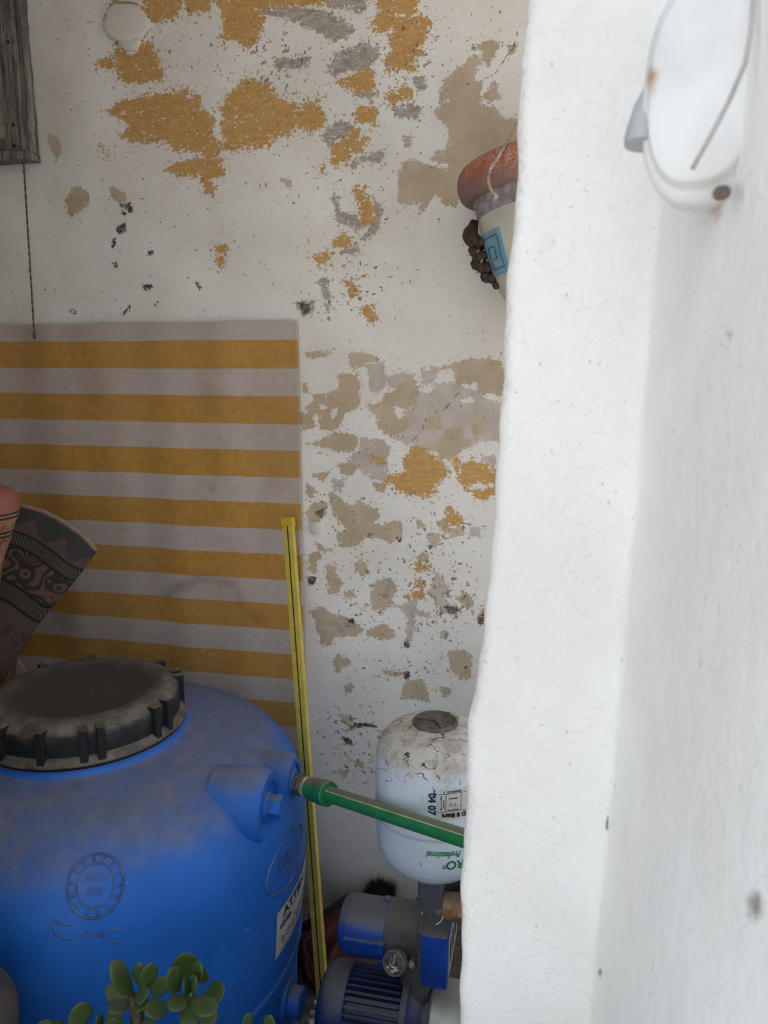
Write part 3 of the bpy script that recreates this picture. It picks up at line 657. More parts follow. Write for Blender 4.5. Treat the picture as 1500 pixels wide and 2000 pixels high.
struct('wall_added_sunblock', G().box((-6, 0.50, -0.05), (-1.86, 1.80, 2.62)), M['plaster'])  # unseen mass, added to block sun coming in from behind
struct('yard', G().box((0.54, 0.50, -0.08), (6, 6, -0.01)), M['ground'])

# right jamb: splayed near face, front face, rounded uneven edge
EDGE = [(1027,-300),(1025,0),(1019,100),(1011,250),(1004,400),(988,580),(981,700),(973,880),(962,1000),(952,1150),(941,1250),(926,1340),(913,1420),(908,1560),(903,1650),(899,1750),(897,1900),(897,2400)]
CORN = [(1305,0),(1290,400),(1262,700),(1240,1000),(1215,1300),(1187,1600),(1150,2000)]
def build_jamb():
    ez = [(at_y(x, y, 0.8).z, at_y(x, y, 0.8).x) for x, y in EDGE][::-1]; cz = [(at_y(x, y, 0.8).z, at_y(x, y, 0.8).x) for x, y in CORN][::-1]
    zs = np.arange(-0.05, 2.62, 0.011)
    ex = np.interp(zs, *zip(*ez)); cx = np.interp(zs, *zip(*cz))
    ex = ex + 0.0012 * np.sin(zs * 37) + 0.0008 * np.sin(zs * 91 + 1)
    cols = []
    def col(xf, yf): cols.append((xf, yf))
    col(ex * 0 + 0.46, ex * 0 + 0.95)
    for y in (0.95, 0.93, 0.88, 0.84): col(ex + (0.004 if y == 0.95 else 0), ex * 0 + y)
    R = 0.016
    for k in range(8):
        a = math.pi / 2 * k / 7; col(ex + R * (1 - math.cos(a)), ex * 0 + 0.80 + R * (1 - math.sin(a)))
    for k in range(1, 18): col(ex + R + (cx - 0.012 - ex - R) * k / 17, ex * 0 + 0.80)
    sl = 0.178; d = Vector((sl, -1)).normalized()
    P0 = (-0.012, 0.0); P2 = (d.x * 0.012, d.y * 0.012)
    for k in range(1, 6):
        s = k / 5; bx = (1 - s) ** 2 * P0[0] + s * s * P2[0]; by = s * s * P2[1]; col(cx + bx, ex * 0 + 0.80 + by)
    t = 0.012
    while t < 1.4:
        t += 0.010 if t < 0.45 else 0.05; col(cx + d.x * t, ex * 0 + 0.80 + d.y * t)
    nc, nz = len(cols), len(zs); V = np.zeros((nz, nc, 3))
    for j, (xf, yf) in enumerate(cols): V[:, j, 0] = xf; V[:, j, 1] = yf; V[:, j, 2] = zs
    # hand-trowelled unevenness
    lump = 0.0022 * np.sin(V[..., 0] * 31 + V[..., 2] * 7) * np.sin(V[..., 2] * 23) + 0.0012 * np.sin(V[..., 1] * 57 + V[..., 2] * 41 + V[..., 0] * 60)
    V[:, 6:, 1] += lump[:, 6:]; V[:, 20:, 0] += 0.5 * lump[:, 20:]
    Pv = V.reshape(-1, 3)
    F = [(r * nc + c, r * nc + c + 1, (r + 1) * nc + c + 1, (r + 1) * nc + c) for r in range(nz - 1) for c in range(nc - 1)]
    o = mk('wall_right', Pv, F, M['jamb'], base=False, smooth=True)
    px, py = proj_np(Pv); px = np.where(Pv[:, 1] > 0.15, px, 9999)
    mark = np.zeros(len(Pv)); rust = np.zeros(len(Pv))
    for x, y, rx, ry, k in [(1475,1770,26,50,.8),(1440,1850,30,55,.35),(1490,1640,18,60,.45),(1186,1608,5,16,1.2),(1172,1900,5,16,1.0),(1200,1540,5,14,.7),(1424,655,9,34,.8),(1052,178,7,6,.6),(1092,190,7,6,.5),(1229,1285,4,10,.7),(1242,1345,4,8,.6),(1283,1380,8,9,.6),(1128,218,6,6,.5),(1140,365,6,7,.5),(1142,462,6,8,.5),(1480,1560,14,30,.3)]:
        mark = np.maximum(mark, k * np.clip(1.35 - np.sqrt(((px - x) / rx) ** 2 + ((py - y) / ry) ** 2), 0, 1))
    for x, y, rx, ry, k in [(1400,405,16,36,.7)]: rust = np.maximum(rust, k * np.clip(1.3 - np.sqrt(((px - x) / rx) ** 2 + ((py - y) / ry) ** 2), 0, 1))
    edge = np.zeros((nz, nc)); edge[:, 4:9] = 1.0; edge[:, 9] = 0.6; edge[:, 10] = 0.35; edge *= np.clip(0.3 + 0.3 * np.sin(zs * 9) + 0.2 * np.sin(zs * 23 + 1), 0.03, .55)[:, None]
    for nm, s in (('a_mark', mark), ('a_rust', rust), ('a_edge', edge.ravel())):
        at = o.data.attributes.new(nm, 'FLOAT', 'POINT'); at.data.foreach_set('value', s.astype(np.float32))
    return tag(o, 'whitewashed near wall and pillar edge with uneven plaster', None, kind='structure')
wall_right = build_jamb()
# raised plaster blob on the pillar
g = G(); pts = []
for (x, y, r, h) in [(1046,482,26,.0016)]:
    c = at_y(x, y, 0.80); V = [(c.x, 0.80 - h, c.z)]; F = []
    for ring, (k, hh) in enumerate(((.45, .8), (.8, .35), (1.05, -.4))):
        for j in range(20):
            a = 2 * math.pi * j / 20; rr = r * 0.00056 * k * (1 + .18 * math.sin(3 * a) + .1 * math.sin(5 * a + 1)); V.append((c.x + rr * math.cos(a), 0.80 - h * hh, c.z + rr * math.sin(a)))
    for j in range(20):
        F.append((0, 1 + (j + 1) % 20, 1 + j)); F += [(1 + r2 * 20 + j, 1 + r2 * 20 + (j + 1) % 20, 1 + (r2 + 1) * 20 + (j + 1) % 20, 1 + (r2 + 1) * 20 + j) for r2 in range(2)]
    g.add(V, F)
g.build('plaster_blob', M['jamb'], wall_right, True)

# window: weathered wooden frame, top left
def build_window():
    q = lambda x, y: at_y(x, y, 1.70)
    xr, xi = q(63, 300).x, q(27, 300).x; zb = q(40, 302).z
    w = bpy.data.objects.new('window_1', None); COL.objects.link(w); w.location = (-1.5, YW, zb); tag(w, 'weathered grey wooden window frame at the upper left', None, kind='structure')
    def warped(name, lo, hi, mat, seg=24, axis=2, amp=0.0016):
        n0 = np.array(lo); n1 = np.array(hi); V = []; F = []
        rng = random.Random(name + str(lo))
        for i in range(seg + 1):
            s = i / seg; c = n0 + (n1 - n0) * s
            for (a, b) in ((0, 0), (0.5, 0), (1, 0), (1, 1), (0, 1)):
                p = n0 + (n1 - n0) * 0.0; p[axis] = c[axis]
                oth = [k for k in range(3) if k != axis]
                p[oth[0]] = n0[oth[0]] + (n1[oth[0]] - n0[oth[0]]) * a + rng.uniform(-amp, amp); p[oth[1]] = n0[oth[1]] + (n1[oth[1]] - n0[oth[1]]) * b + rng.uniform(-amp, amp)
                V.append(tuple(p))
        for i in range(seg):
            for k in range(5): F.append((i * 5 + k, i * 5 + (k + 1) % 5, (i + 1) * 5 + (k + 1) % 5, (i + 1) * 5 + k))
        F += [tuple(range(5))[::-1], tuple(seg * 5 + k for k in range(5))]
        return mk(name, V, F, mat, w)
    warped('stile', (xi, YW - 0.042, zb), (xr - 0.008, YW - 0.002, 2.49), M['wood'])
    warped('edge_strip', (xr - 0.0085, YW - 0.03, zb + 0.002), (xr + 0.004, YW - 0.001, 2.49), M['wood'])
    warped('bottom_rail', (-1.74, YW - 0.034, zb), (xi - 0.001, YW - 0.004, zb + 0.034), M['wood'], axis=0)
    warped('sill_strip', (-1.74, YW - 0.05, zb - 0.016), (xr + 0.007, YW - 0.001, zb - 0.0005), M['wood'], axis=0)
    mk('pane', *(lambda b: (b.v, b.f))(G().box((-1.74, YW - 0.016, zb + 0.034), (xi, YW - 0.006, 2.49))), M['pane'], w)
    for x, y in ((40, 250), (41, 290), (30, 90)):
        p = q(x, y); mk('nail', *(lambda b: (b.v, b.f))(G().lathe([(0.0035, 0), (0.0035, 0.002), (0.001, 0.003)], 10, M=frame_to((0, -1, 0), loc=(p.x, YW - 0.043, p.z)))), M['black'], w)
build_window()

# ------------------------------------------------------------------ blue water barrel
BC = (-0.875, 1.245)
BPROF = [(0.30, 0.0), (0.375, 0.003), (0.392, 0.02), (0.398, 0.06), (0.402, 0.20), (0.406, 0.243), (0.413, 0.25), (0.413, 0.262), (0.410, 0.27), (0.420, 0.36), (0.4245, 0.44), (0.425, 0.51), (0.421, 0.56), (0.409, 0.60), (0.386, 0.634), (0.350, 0.660), (0.303, 0.679), (0.25, 0.692), (0.212, 0.70), (0.196, 0.705), (0.190, 0.712), (0.188, 0.716), (0.16, 0.717)]
BPROF0 = BPROF
def prof_r(prof, z): return float(np.interp(z, [p[1] for p in prof], [p[0] for p in prof]))
def smooth_prof(prof, k=4):
    """Catmull-Rom through the profile points"""
    out = []; P = [np.array(p) for p in prof]
    for i in range(len(P) - 1):
        a, b, c, d = P[max(i - 1, 0)], P[i], P[i + 1], P[min(i + 2, len(P) - 1)]
        for j in range(k):
            t = j / k; q = 0.5 * ((2 * b) + (c - a) * t + (2 * a - 5 * b + 4 * c - d) * t * t + (3 * b - a - 3 * c + d) * t ** 3); out.append((float(max(q[0], 0.0005)), float(q[1])))
    out.append(tuple(P[-1])); return out
def on_prof(x, y, C, prof, d0=0.8, d1=2.2):
    """where the line of sight meets a turned surface: (angle, z)"""
    r = ray(x, y); n = 2800
    for k in range(n):
        d = d0 + (d1 - d0) * k / n; P = _O + r * d; q = math.hypot(P[0] - C[0], P[1] - C[1])
        if prof[0][1] < P[2] < prof[-1][1] and q <= prof_r(prof, P[2]): return math.atan2(P[1] - C[1], P[0] - C[0]), P[2]
    return on_cyl(x, y, C, max(p[0] for p in prof))
BPROF = smooth_prof(BPROF0, 6)
barrel = thing('water_barrel', (BC[0], BC[1], 0), 'large blue plastic water barrel with a dusty shoulder, under the black screw lid', 'barrel')
body = G().lathe(BPROF, 128, (BC[0], BC[1], 0)).build('body', M['barrel'], barrel, True)
def wrap_pt(C, prof, phi, z, off):
    r = prof_r(prof, z) + off; return Vector((C[0] + r * math.cos(phi), C[1] + r * math.sin(phi), z))
NB = Vector((0.998, 0.05, 0)).normalized()
def boss(c, rf, rb):
    """flat round pad moulded on the shoulder, face centre c"""
    prof = [(rb, -0.10), (rf + 0.010, -0.020), (rf + 0.003, -0.004), (rf, 0.0), (rf - 0.012, 0.0), (rf - 0.014, -0.004), (0.027, -0.004), (0.025, 0.002), (0.001, 0.002)]
    b = G().lathe(prof, 40, M=frame_to(NB, loc=c)).build('outlet_boss', M['barrel'], barrel); smooth_by_angle(b, 35); return b
c1 = at_y(526, 1577, 1.185); c2 = at_y(575, 1530, 1.305)
b1 = boss(c1, 0.060, 0.066); b2 = boss(c2, 0.050, 0.055); n2 = NB; z2 = c2.z
hexp = G().lathe([(0.021, 0.0), (0.021, 0.022), (0.018, 0.024)], 6, M=frame_to(NB, loc=c1 + Vector((0, 0, 0.002)))).build('plug', M['barrel'], b1)
pp, pz = on_cyl(570, 1956, BC, 0.41)
pn = Vector((math.cos(pp), math.sin(pp), 0))
dr = G().lathe([(0.045, 0.385), (0.043, 0.408), (0.030, 0.409), (0.030, 0.430), (0.027, 0.433)], 28, M=frame_to(pn, loc=(BC[0], BC[1], pz))).build('drain_plug', M['barrel'], barrel); smooth_by_angle(dr)
# lid with rim, skirt and lugs
LZ = 0.727
lid = thing('barrel_lid', (BC[0], BC[1], LZ), 'round black screw lid with lugs, coated in brown dust, on the blue barrel', 'lid')
RL = 0.180
lp = [(RL - 0.01, LZ - 0.009), (RL + 0.010, LZ - 0.009), (RL + 0.012, LZ - 0.004), (RL + 0.009, LZ + 0.004), (RL, LZ + 0.010), (RL - 0.001, LZ + 0.046), (RL - 0.006, LZ + 0.056), (RL - 0.014, LZ + 0.062), (RL - 0.030, LZ + 0.066), (RL - 0.044, LZ + 0.065), (RL - 0.055, LZ + 0.060), (0.06, LZ + 0.058), (0.0005, LZ + 0.058)]
smooth_by_angle(G().lathe(lp, 96, (BC[0], BC[1], 0)).build('cap', M['lid'], lid), 40)
for k, a in enumerate([-128, -104, -79, -57, -48, -14, -3, 35, 44, 66, 118, 150, 195]):
    a = math.radians(a); n = Vector((math.cos(a), math.sin(a), 0)); Mx = frame_to((0, 0, 1), n, (BC[0] + n.x * (RL + 0.001), BC[1] + n.y * (RL + 0.001), LZ))
    G().box((-0.007, -0.012, -0.010), (0.007, 0.009, 0.062), 0.002, Mx).build('lug', M['lid'], lid)
# embossed seal, banner and emblem on the body
def surf(C, prof, phi0, z0, u, v, h):
    """u across, v up along the turned surface from (phi0, z0), h outwards"""
    A = np.array(prof); L = np.concatenate([[0], np.cumsum(np.hypot(np.diff(A[:, 0]), np.diff(A[:, 1])))])
    s_ = np.interp(z0, A[:, 1], L) + v; r = float(np.interp(s_, L, A[:, 0])); z = float(np.interp(s_, L, A[:, 1]))
    e = 0.003; dr = float(np.interp(s_ + e, L, A[:, 0]) - np.interp(s_ - e, L, A[:, 0])); dz_ = float(np.interp(s_ + e, L, A[:, 1]) - np.interp(s_ - e, L, A[:, 1])); q = math.hypot(dr, dz_) or 1
    ca = phi0 + u / max(r, .05); nr, nz = dz_ / q, -dr / q
    return Vector((C[0] + (r + h * nr) * math.cos(ca), C[1] + (r + h * nr) * math.sin(ca), z + h * nz))
def emboss_tube(name, pts2, phi0, z0, rad, parent, mat):
    return G().tube([surf(BC, BPROF, phi0, z0, u, v, 0.0) for u, v in pts2], rad, 6).build(name, mat, parent, True)
def emboss_text(name, s, size, phi0, z0, u0, v0, rot, parent, mat, C=BC, prof=BPROF, ext=0.0012, bold=0.0, shear=0.0, squash=1.0):
    V, F = text_mesh(s, size, ext, bold); c, sn = math.cos(rot), math.sin(rot)
    out = []
    for p in V:
        x = p.x * squash + shear * p.y; u = u0 + c * x - sn * p.y; v = v0 + sn * x + c * p.y
        out.append(surf(C, prof, phi0, z0, u, v, 0.0004 + max(p.z, 0)))
    return mk(name, out, F, mat, parent)
sp, sz = on_prof(187, 1728, BC, BPROF)
TR = -0.26
def RT(u, v): return (u * math.cos(TR) - v * math.sin(TR), u * math.sin(TR) + v * math.cos(TR))
seal = emboss_tube('embossed_seal', [(0.040 * math.cos(a), 0.046 * math.sin(a)) for a in np.linspace(0, 2 * math.pi, 49)], sp, sz, 0.0022, barrel, M['emboss'])
emboss_tube('inner_ring', [(0.027 * math.cos(a), 0.031 * math.sin(a)) for a in np.linspace(0, 2 * math.pi, 41)], sp, sz, 0.0018, seal, M['emboss'])
emboss_text('seal_letters', 'AHM', 0.018, sp, sz, *RT(0, 0.009), TR, seal, M['emboss'])
emboss_text('seal_digits', '300', 0.018, sp, sz, *RT(0, -0.010), TR, seal, M['emboss'])
for k, a in enumerate(np.linspace(0, 2 * math.pi, 15)[:-1]):
    emboss_text('ring_letter', 'ΕΤΑΙΛΟΝΠΣΚΑΡΤΗ'[k], 0.010, sp, sz, 0.0335 * math.sin(a), 0.0385 * math.cos(a), -a, seal, M['emboss'])
ban = emboss_tube('embossed_banner', [RT(*q) for q in [(-0.050, -0.052), (-0.044, -0.070), (-0.03, -0.075), (0.050, -0.080), (0.050, -0.062), (-0.03, -0.055), (-0.050, -0.052)]], sp, sz, 0.0018, barrel, M['emboss'])
emboss_text('banner_letters', 'LITRES', 0.013, sp, sz, *RT(0.008, -0.068), TR - 0.06, ban, M['emboss'])
ep, ez_ = on_prof(556, 1690, BC, BPROF)
em = emboss_tube('embossed_emblem', [(0.085 * math.cos(a), 0.048 * math.sin(a)) for a in np.linspace(0, 2 * math.pi, 49)], ep + 0.05, ez_, 0.0026, barrel, M['emboss'])
emboss_text('emblem_letters', 'Tele A', 0.036, ep + 0.05, ez_, 0, 0.008, 0, em, M['emboss'], ext=0.0022)
emboss_text('emblem_small_letters', 'abee', 0.026, ep + 0.05, ez_, 0, -0.022, 0, em, M['emboss'], ext=0.002)
p3, z3 = on_prof(500, 1850, BC, BPROF)
for k in range(5):
    emboss_tube('embossed_line', [(-0.03, 0.05 - 0.024 * k), (0.035 + 0.004 * (k % 2), 0.05 - 0.024 * k)], p3, z3, 0.0014, barrel, M['emboss'])
# warning sticker
la, lz1 = on_prof(540, 1785, BC, BPROF); lz0 = on_prof(538, 1873, BC, BPROF)[1]
Lw, Lh = 0.235, lz1 - lz0; V = []; F = []
for j in range(7):
    for i in range(25): V.append(surf(BC, BPROF, la, lz0, Lw * i / 24, Lh * j / 6, 0.0009))
F = [(j * 25 + i, j * 25 + i + 1, (j + 1) * 25 + i + 1, (j + 1) * 25 + i) for j in range(6) for i in range(24)]
stk = mk('warning_sticker', V, F, M['sticker2'], barrel, True); stk['label'] = 'pale warning sticker with black lettering'
emboss_text('sticker_heading', 'ATTEN', 0.022, la, lz0, 0.080, Lh - 0.016, 0, stk, M['ink'], ext=0.0014, bold=0.0005, squash=1.6).location = (0, 0, 0)
def bar(name, u0, u1, v, th, parent, mat, phi0=la, z0=lz0, C=BC, prof=BPROF, off=0.0014):
    n = 12; V = [surf(C, prof, phi0, z0, u0 + (u1 - u0) * i / n, v + s * th / 2, off) for s in (-1, 1) for i in range(n + 1)]
    return mk(name, V, [(i, i + 1, n + 2 + i, n + 1 + i) for i in range(n)], mat, parent)
bar('sticker_underline', 0.02, 0.20, Lh - 0.029, 0.002, stk, M['ink'])
emboss_text('sticker_letters', 'Εξαερ', 0.013, la, lz0, 0.036, Lh - 0.039, 0, stk, M['ink'], ext=0.0014, squash=1.2)
for k, v in enumerate((0.042, 0.032, 0.023)):
    u = 0.02 if k else 0.075
    while u < 0.205:
        w = random.uniform(0.012, 0.03); bar('sticker_line', u, min(u + w, 0.21), v, 0.0035, stk, M['ink']); u += w + 0.006
bar('sticker_line', 0.02, 0.15, 0.010, 0.0012, stk, M['ink']); bar('sticker_line', 0.02, 0.12, 0.005, 0.0012, stk, M['ink'])

# ------------------------------------------------------------------ striped cloth panel
def build_panel():
    xr = at_y(578, 628, 1.70).x; x0, x1, z0, z1 = -1.745, xr, 0.10, 1.505; nx, nz = 150, 160; th = 0.010
    V = []; stain = []
    for j in range(nz + 1):
        z = z0 + (z1 - z0) * j / nz
        for i in range(nx + 1):
            x = x0 + (x1 - x0) * i / nx; s = (x - x1)
            y = 1.700 - 0.0028 * math.sin(s * 19 + 0.6 * math.sin(z * 3)) * (0.4 + 0.6 * min(1, -s * 3)) - 0.002 * math.sin(s * 41 + z * 2.0) * min(1, -s * 4) + 0.0012 * math.sin(z * 11 + s * 6)
            V.append((x, y, z))
    P = np.array(V); px, py = proj_np(P)
    S = np.zeros(len(P))
    ln = [(325,1160),(345,1148),(370,1142),(388,1130),(425,1135),(455,1142),(466,1160),(470,1185),(490,1200),(515,1208)]
    d = dist_line(np.stack([px, py], 1), ln); S = np.maximum(S, 0.62 * np.clip(1.15 - d / 24, 0, 1))
    for ln, w, k in (([(428,860),(422,920),(415,960)], 16, .45), ([(305,990),(308,1150)], 8, .25), ([(60,1195),(200,1250),(330,1290)], 40, .35), ([(575,900),(578,1400)], 9, .4), ([(60,630),(300,632)], 6, .3)):
        d = dist_line(np.stack([px, py], 1), ln); S = np.maximum(S, k * np.clip(1.2 - d / w, 0, 1))
    n1 = nx + 1; F = [(j * n1 + i, j * n1 + i + 1, (j + 1) * n1 + i + 1, (j + 1) * n1 + i) for j in range(nz) for i in range(nx)]
    # edges and back
    bi = len(V); V += [(x0, 1.712, z0), (x1, 1.712, z0), (x1, 1.712, z1), (x0, 1.712, z1)]
    rim = [(nx + j * n1) for j in range(nz + 1)]
    for a, b in zip(rim, rim[1:]): F.append((a, bi + 1, b)) if a == rim[0] else None
    right = len(V); V += [(x1, 1.712, z0 + (z1 - z0) * j / nz) for j in range(nz + 1)]
    F += [(rim[j], right + j, right + j + 1, rim[j + 1]) for j in range(nz)]
    tp = len(V); V += [(x0 + (x1 - x0) * i / nx, 1.712, z1) for i in range(nx + 1)]
    F += [(nz * n1 + i, nz * n1 + i + 1, tp + i + 1, tp + i) for i in range(nx)]
    S = np.concatenate([S, np.zeros(len(V) - len(S))])
    o = mk('striped_panel', V, F, M['cloth'], None, False); smooth_by_angle(o, 50)
    at = o.data.attributes.new('a_stain', 'FLOAT', 'POINT'); at.data.foreach_set('value', S.astype(np.float32))
    return tag(o, 'board covered in ochre and pale striped awning cloth against the back wall', 'panel')
build_panel()

# ------------------------------------------------------------------ yellow rail leaning on the wall
def build_rail():
    a = Vector((-0.446, 1.40, 0.004)); b = at_y(563, 1018, 1.672)
    r = thing('yellow_rail', (a.x, a.y, 0), 'long thin yellow plastic channel rail leaning on the wall beside the barrel', 'rail')
    ax = (b - a).normalized(); side = ax.cross(Vector((0, 1, 0))).normalized(); nrm = side.cross(ax).normalized()
    if nrm.y > 0: nrm = -nrm
    if side.x < 0: side = -side
    side = (side + nrm * 0.12).normalized(); nrm = side.cross(ax).normalized(); nrm = nrm if nrm.y < 0 else -nrm
    L = (b - a).length
    def bar_(u0, u1, w0, w1, l0, l1, name, mat, parent):
        V = [a + ax * l + side * u + nrm * w for l in (l0, l1) for (u, w) in ((u0, w0), (u1, w0), (u1, w1), (u0, w1))]
        return mk(name, V, [(0, 1, 2, 3), (7, 6, 5, 4), (0, 4, 5, 1), (1, 5, 6, 2), (2, 6, 7, 3), (3, 7, 4, 0)], mat, parent)
    bar_(-0.0125, 0.0125, -0.006, 0.0, 0, L, 'channel_back', M['yellow'], r)
    bar_(-0.0125, -0.0020, 0.0, 0.007, 0, L, 'channel_rib', M['yellow'], r); bar_(0.0016, 0.0125, 0.0, 0.007, 0, L, 'channel_rib', M['yellow'], r)
    bar_(-0.0020, 0.0016, 0.0001, 0.0055, 0, L - 0.002, 'dark_groove', M['black'], r)
    bar_(-0.0142, 0.0142, -0.008, 0.009, L - 0.012, L + 0.008, 'end_cap', M['yellowcap'], r)
build_rail()

# ------------------------------------------------------------------ green pipe from the barrel outlet
P0 = c2 + NB * 0.004
P3 = at_d(903, 1636, 1.20); dirp = (P3 - P0).normalized()
pipe = thing('green_pipe', P0, 'green plastic water pipe running from the barrel outlet past the white tank', 'pipe')
def seg(name, s0, s1, prof_, mat, parent, n=24, smooth=True):
    o = G().lathe([(r, s0 + (s1 - s0) * t) for t, r in prof_], n, M=frame_to(dirp, loc=P0)).build(name, mat, parent, False)
    if smooth: smooth_by_angle(o, 40)
    return o
seg('brass_nut', 0.004, 0.022, [(0, .021), (.45, .0215), (.5, .0195), (.9, .0195), (1, .017)], M['oldbrass'], pipe, 6, False)
seg('brass_nipple', -0.01, 0.034, [(0, .0145), (1, .0145)], M['oldbrass'], pipe)
hm = seg('hemp_seal', 0.026, 0.046, [(0, .013), (.15, .018), (.4, .0205), (.7, .020), (.9, .018), (1, .013)], M['hemp'], pipe)
for v in hm.data.vertices: v.co += Vector((random.uniform(-1, 1), random.uniform(-1, 1), random.uniform(-1, 1))) * 0.0016
cp = seg('coupling', 0.042, 0.098, [(0, .0195), (.03, .021), (.28, .0212), (.3, .0225), (.6, .0225), (.63, .0235), (.97, .0235), (1, .0215)], M['green'], pipe)
Lp = (P3 - P0).length + 0.30
seg('tube', 0.09, Lp, [(0, .0145), (1, .0145)], M['green'], pipe, 32)
upn = (Vector((0, 0, 1)) - dirp * dirp.z).normalized(); sdn = dirp.cross(upn).normalized(); sdn = sdn if sdn.y < 0 else -sdn
G().tube([P0 + dirp * s + (upn * 0.75 + sdn * 0.66).normalized() * 0.0142 for s in (0.1, Lp)], 0.0010, 6).build('pale_line', M['greenline'], pipe)

# ------------------------------------------------------------------ pressure tank
TC = (-0.190, 1.288)
TPROF = [(0.0005, 0.482), (0.030, 0.4825), (0.055, 0.487), (0.078, 0.497), (0.094, 0.512), (0.104, 0.532), (0.1072, 0.555), (0.1072, 0.594), (0.1066, 0.598), (0.1072, 0.600), (0.1102, 0.6025), (0.1112, 0.607), (0.1105, 0.613), (0.1090, 0.62), (0.1085, 0.7), (0.1065, 0.718), (0.100, 0.737), (0.088, 0.751), (0.070, 0.761), (0.045, 0.768), (0.0005, 0.770)]
tank = thing('pressure_tank', (TC[0], TC[1], 0.482), 'small white rounded pressure tank with cracked rusty top, above the pump', 'tank')
smooth_by_angle(G().lathe(TPROF, 72, (TC[0], TC[1], 0)).build('shell', M['tank'], tank, True), 60)
cap = G().lathe([(0.042, 0.764), (0.041, 0.772), (0.037, 0.775), (0.034, 0.773), (0.0005, 0.772)], 36, (TC[0], TC[1], 0)).build('top_cap', M['capgrey'], tank); smooth_by_angle(cap, 35)
for k in range(3):
    a = math.radians(90 + 120 * k); G().box((-0.003, 0.0, 0.771), (0.003, 0.036, 0.776), 0.001, Matrix.Translation((TC[0], TC[1], 0)) @ Matrix.Rotation(a, 4, 'Z')).build('cap_rib', M['capgrey'], cap)
def tank_text(name, s, size, px, py, rot, mat, bold=0.0, shear=0.0, squash=1.0, parent=tank):
    ph, z = on_cyl(px, py, TC, 0.108); return emboss_text(name, s, size, ph, z, 0, 0, rot, parent, mat, TC, TPROF, 0.0002, bold, shear, squash)
PI = math.pi
tank_text('professional_lettering', 'Professional', 0.0172, 867, 1670, PI - 0.03, M['greenink'], 0.0004, 0.22, 0.72)
tank_text('pro_lettering', 'PRO', 0.024, 896, 1688, PI - 0.05, M['greenink'], 0.0006, 0, 1.0)
tank_text('registered_mark', '®', 0.012, 868.5, 1694, PI, M['greenink'])
tank_text('green_stroke', 'I', 0.012, 822, 1688, PI, M['greenink'])
tank_text('date_stamp', '04 07', 0.0175, 843, 1570, -PI / 2, M['navyink'], 0.0007)
ph, zt = on_cyl(856, 1543, TC, 0.109); zb_ = on_cyl(856, 1600, TC, 0.109)[1]; lh = zt - zb_; lw = 0.085
V = [surf(TC, TPROF, ph, zb_, lw * i / 20, lh * j / 4, 0.0012) for j in range(5) for i in range(21)]
lab = mk('data_label', V, [(j * 21 + i, j * 21 + i + 1, (j + 1) * 21 + i + 1, (j + 1) * 21 + i) for j in range(4) for i in range(20)], M['sticker'], tank, True)
lab['label'] = 'paper data label printed upside down'
def lt(name, s, size, u, v, rot, **k): return emboss_text(name, s, size, ph, zb_, u, v, rot, lab, M['ink'], TC, TPROF, 0.0016, **k)
lt('label_text', 'D 8 liters', 0.0112, 0.028, 0.0065, PI, bold=0.0005)
lt('label_text', 'BR050931L8   A', 0.0048, 0.024, lh - 0.004, PI)
def lbar(u0, u1, v, th): bar('label_line', u0, u1, v, th, lab, M['ink'], ph, zb_, TC, TPROF, 0.0018)
lbar(0.001, 0.07, 0.0135, 0.0007); lbar(0.001, 0.07, lh - 0.0075, 0.0007)
def vbar(u, v0, v1, th): 
    Vv = [surf(TC, TPROF, ph, zb_, u + s * th / 2, v, 0.0018) for s in (-1, 1) for v in (v0, v1)]; mk('label_line', Vv, [(0, 2, 3, 1)], M['ink'], lab)
vbar(0.013, 0.0135, lh - 0.0075, 0.0007); vbar(0.040, 0.0135, lh - 0.0075, 0.0007); vbar(0.005, 0.018, lh - 0.012, 0.0007); vbar(0.005, lh - 0.018, lh - 0.011, 0.002); vbar(0.005, 0.017, 0.021, 0.0016)
for v in (0.022, 0.026, 0.030, 0.034): lbar(0.008, 0.0105, v, 0.002)
lbar(0.018, 0.034, lh - 0.0165, 0.0018); lbar(0.02, 0.035, 0.0235, 0.0005); lbar(0.02, 0.03, 0.027, 0.0005); lbar(0.016, 0.036, 0.0165, 0.0016)
for u in (0.02, 0.03): vbar(u, 0.0225, 0.030, 0.0005)

# fitting under the tank, brass valve beside it
fit = thing('pipe_fitting', (TC[0], TC[1], 0.375), 'dark grey plastic connector between the white tank and the pump controller', 'fitting')
smooth_by_angle(G().lathe([(0.0235, 0.392), (0.029, 0.396), (0.0295, 0.462), (0.031, 0.465), (0.031, 0.476), (0.024, 0.477)], 36, (TC[0], TC[1], 0)).build('sleeve', M['fitting'], fit), 35)
G().lathe([(0.0235, 0.376), (0.0245, 0.391)], 28, (TC[0], TC[1], 0)).build('sealing_tape', M['white_plastic'], fit, True)
G().lathe([(0.021, 0.470), (0.021, 0.4825)], 28, (TC[0], TC[1], 0)).build('brass_neck', M['brass'], fit, True)
smooth_by_angle(G().tube([(TC[0] + 0.02, TC[1], 0.442), (TC[0] + 0.055, TC[1] + 0.01, 0.449), (TC[0] + 0.20, TC[1] + 0.03, 0.449)], 0.021, 16).build('side_arm', M['black'], fit), 50)
G().lathe([(0.006, 0), (0.006, 0.006), (0.003, 0.007)], 10, M=frame_to((.5, -.9, 0), loc=(TC[0] + .014, TC[1] - .024, 0.405))).build('screw', M['steel'], fit)
val = thing('brass_valve', (TC[0] + 0.07, TC[1] - 0.02, 0.39), 'worn brown brass valve body next to the grey connector, cut off by the pillar', 'valve')
Mx = Matrix.Translation((TC[0] + 0.026, TC[1] - 0.058, 0.444)) @ Matrix.Rotation(math.radians(90), 4, 'Y') @ Matrix.Rotation(0.4, 4, 'Z')
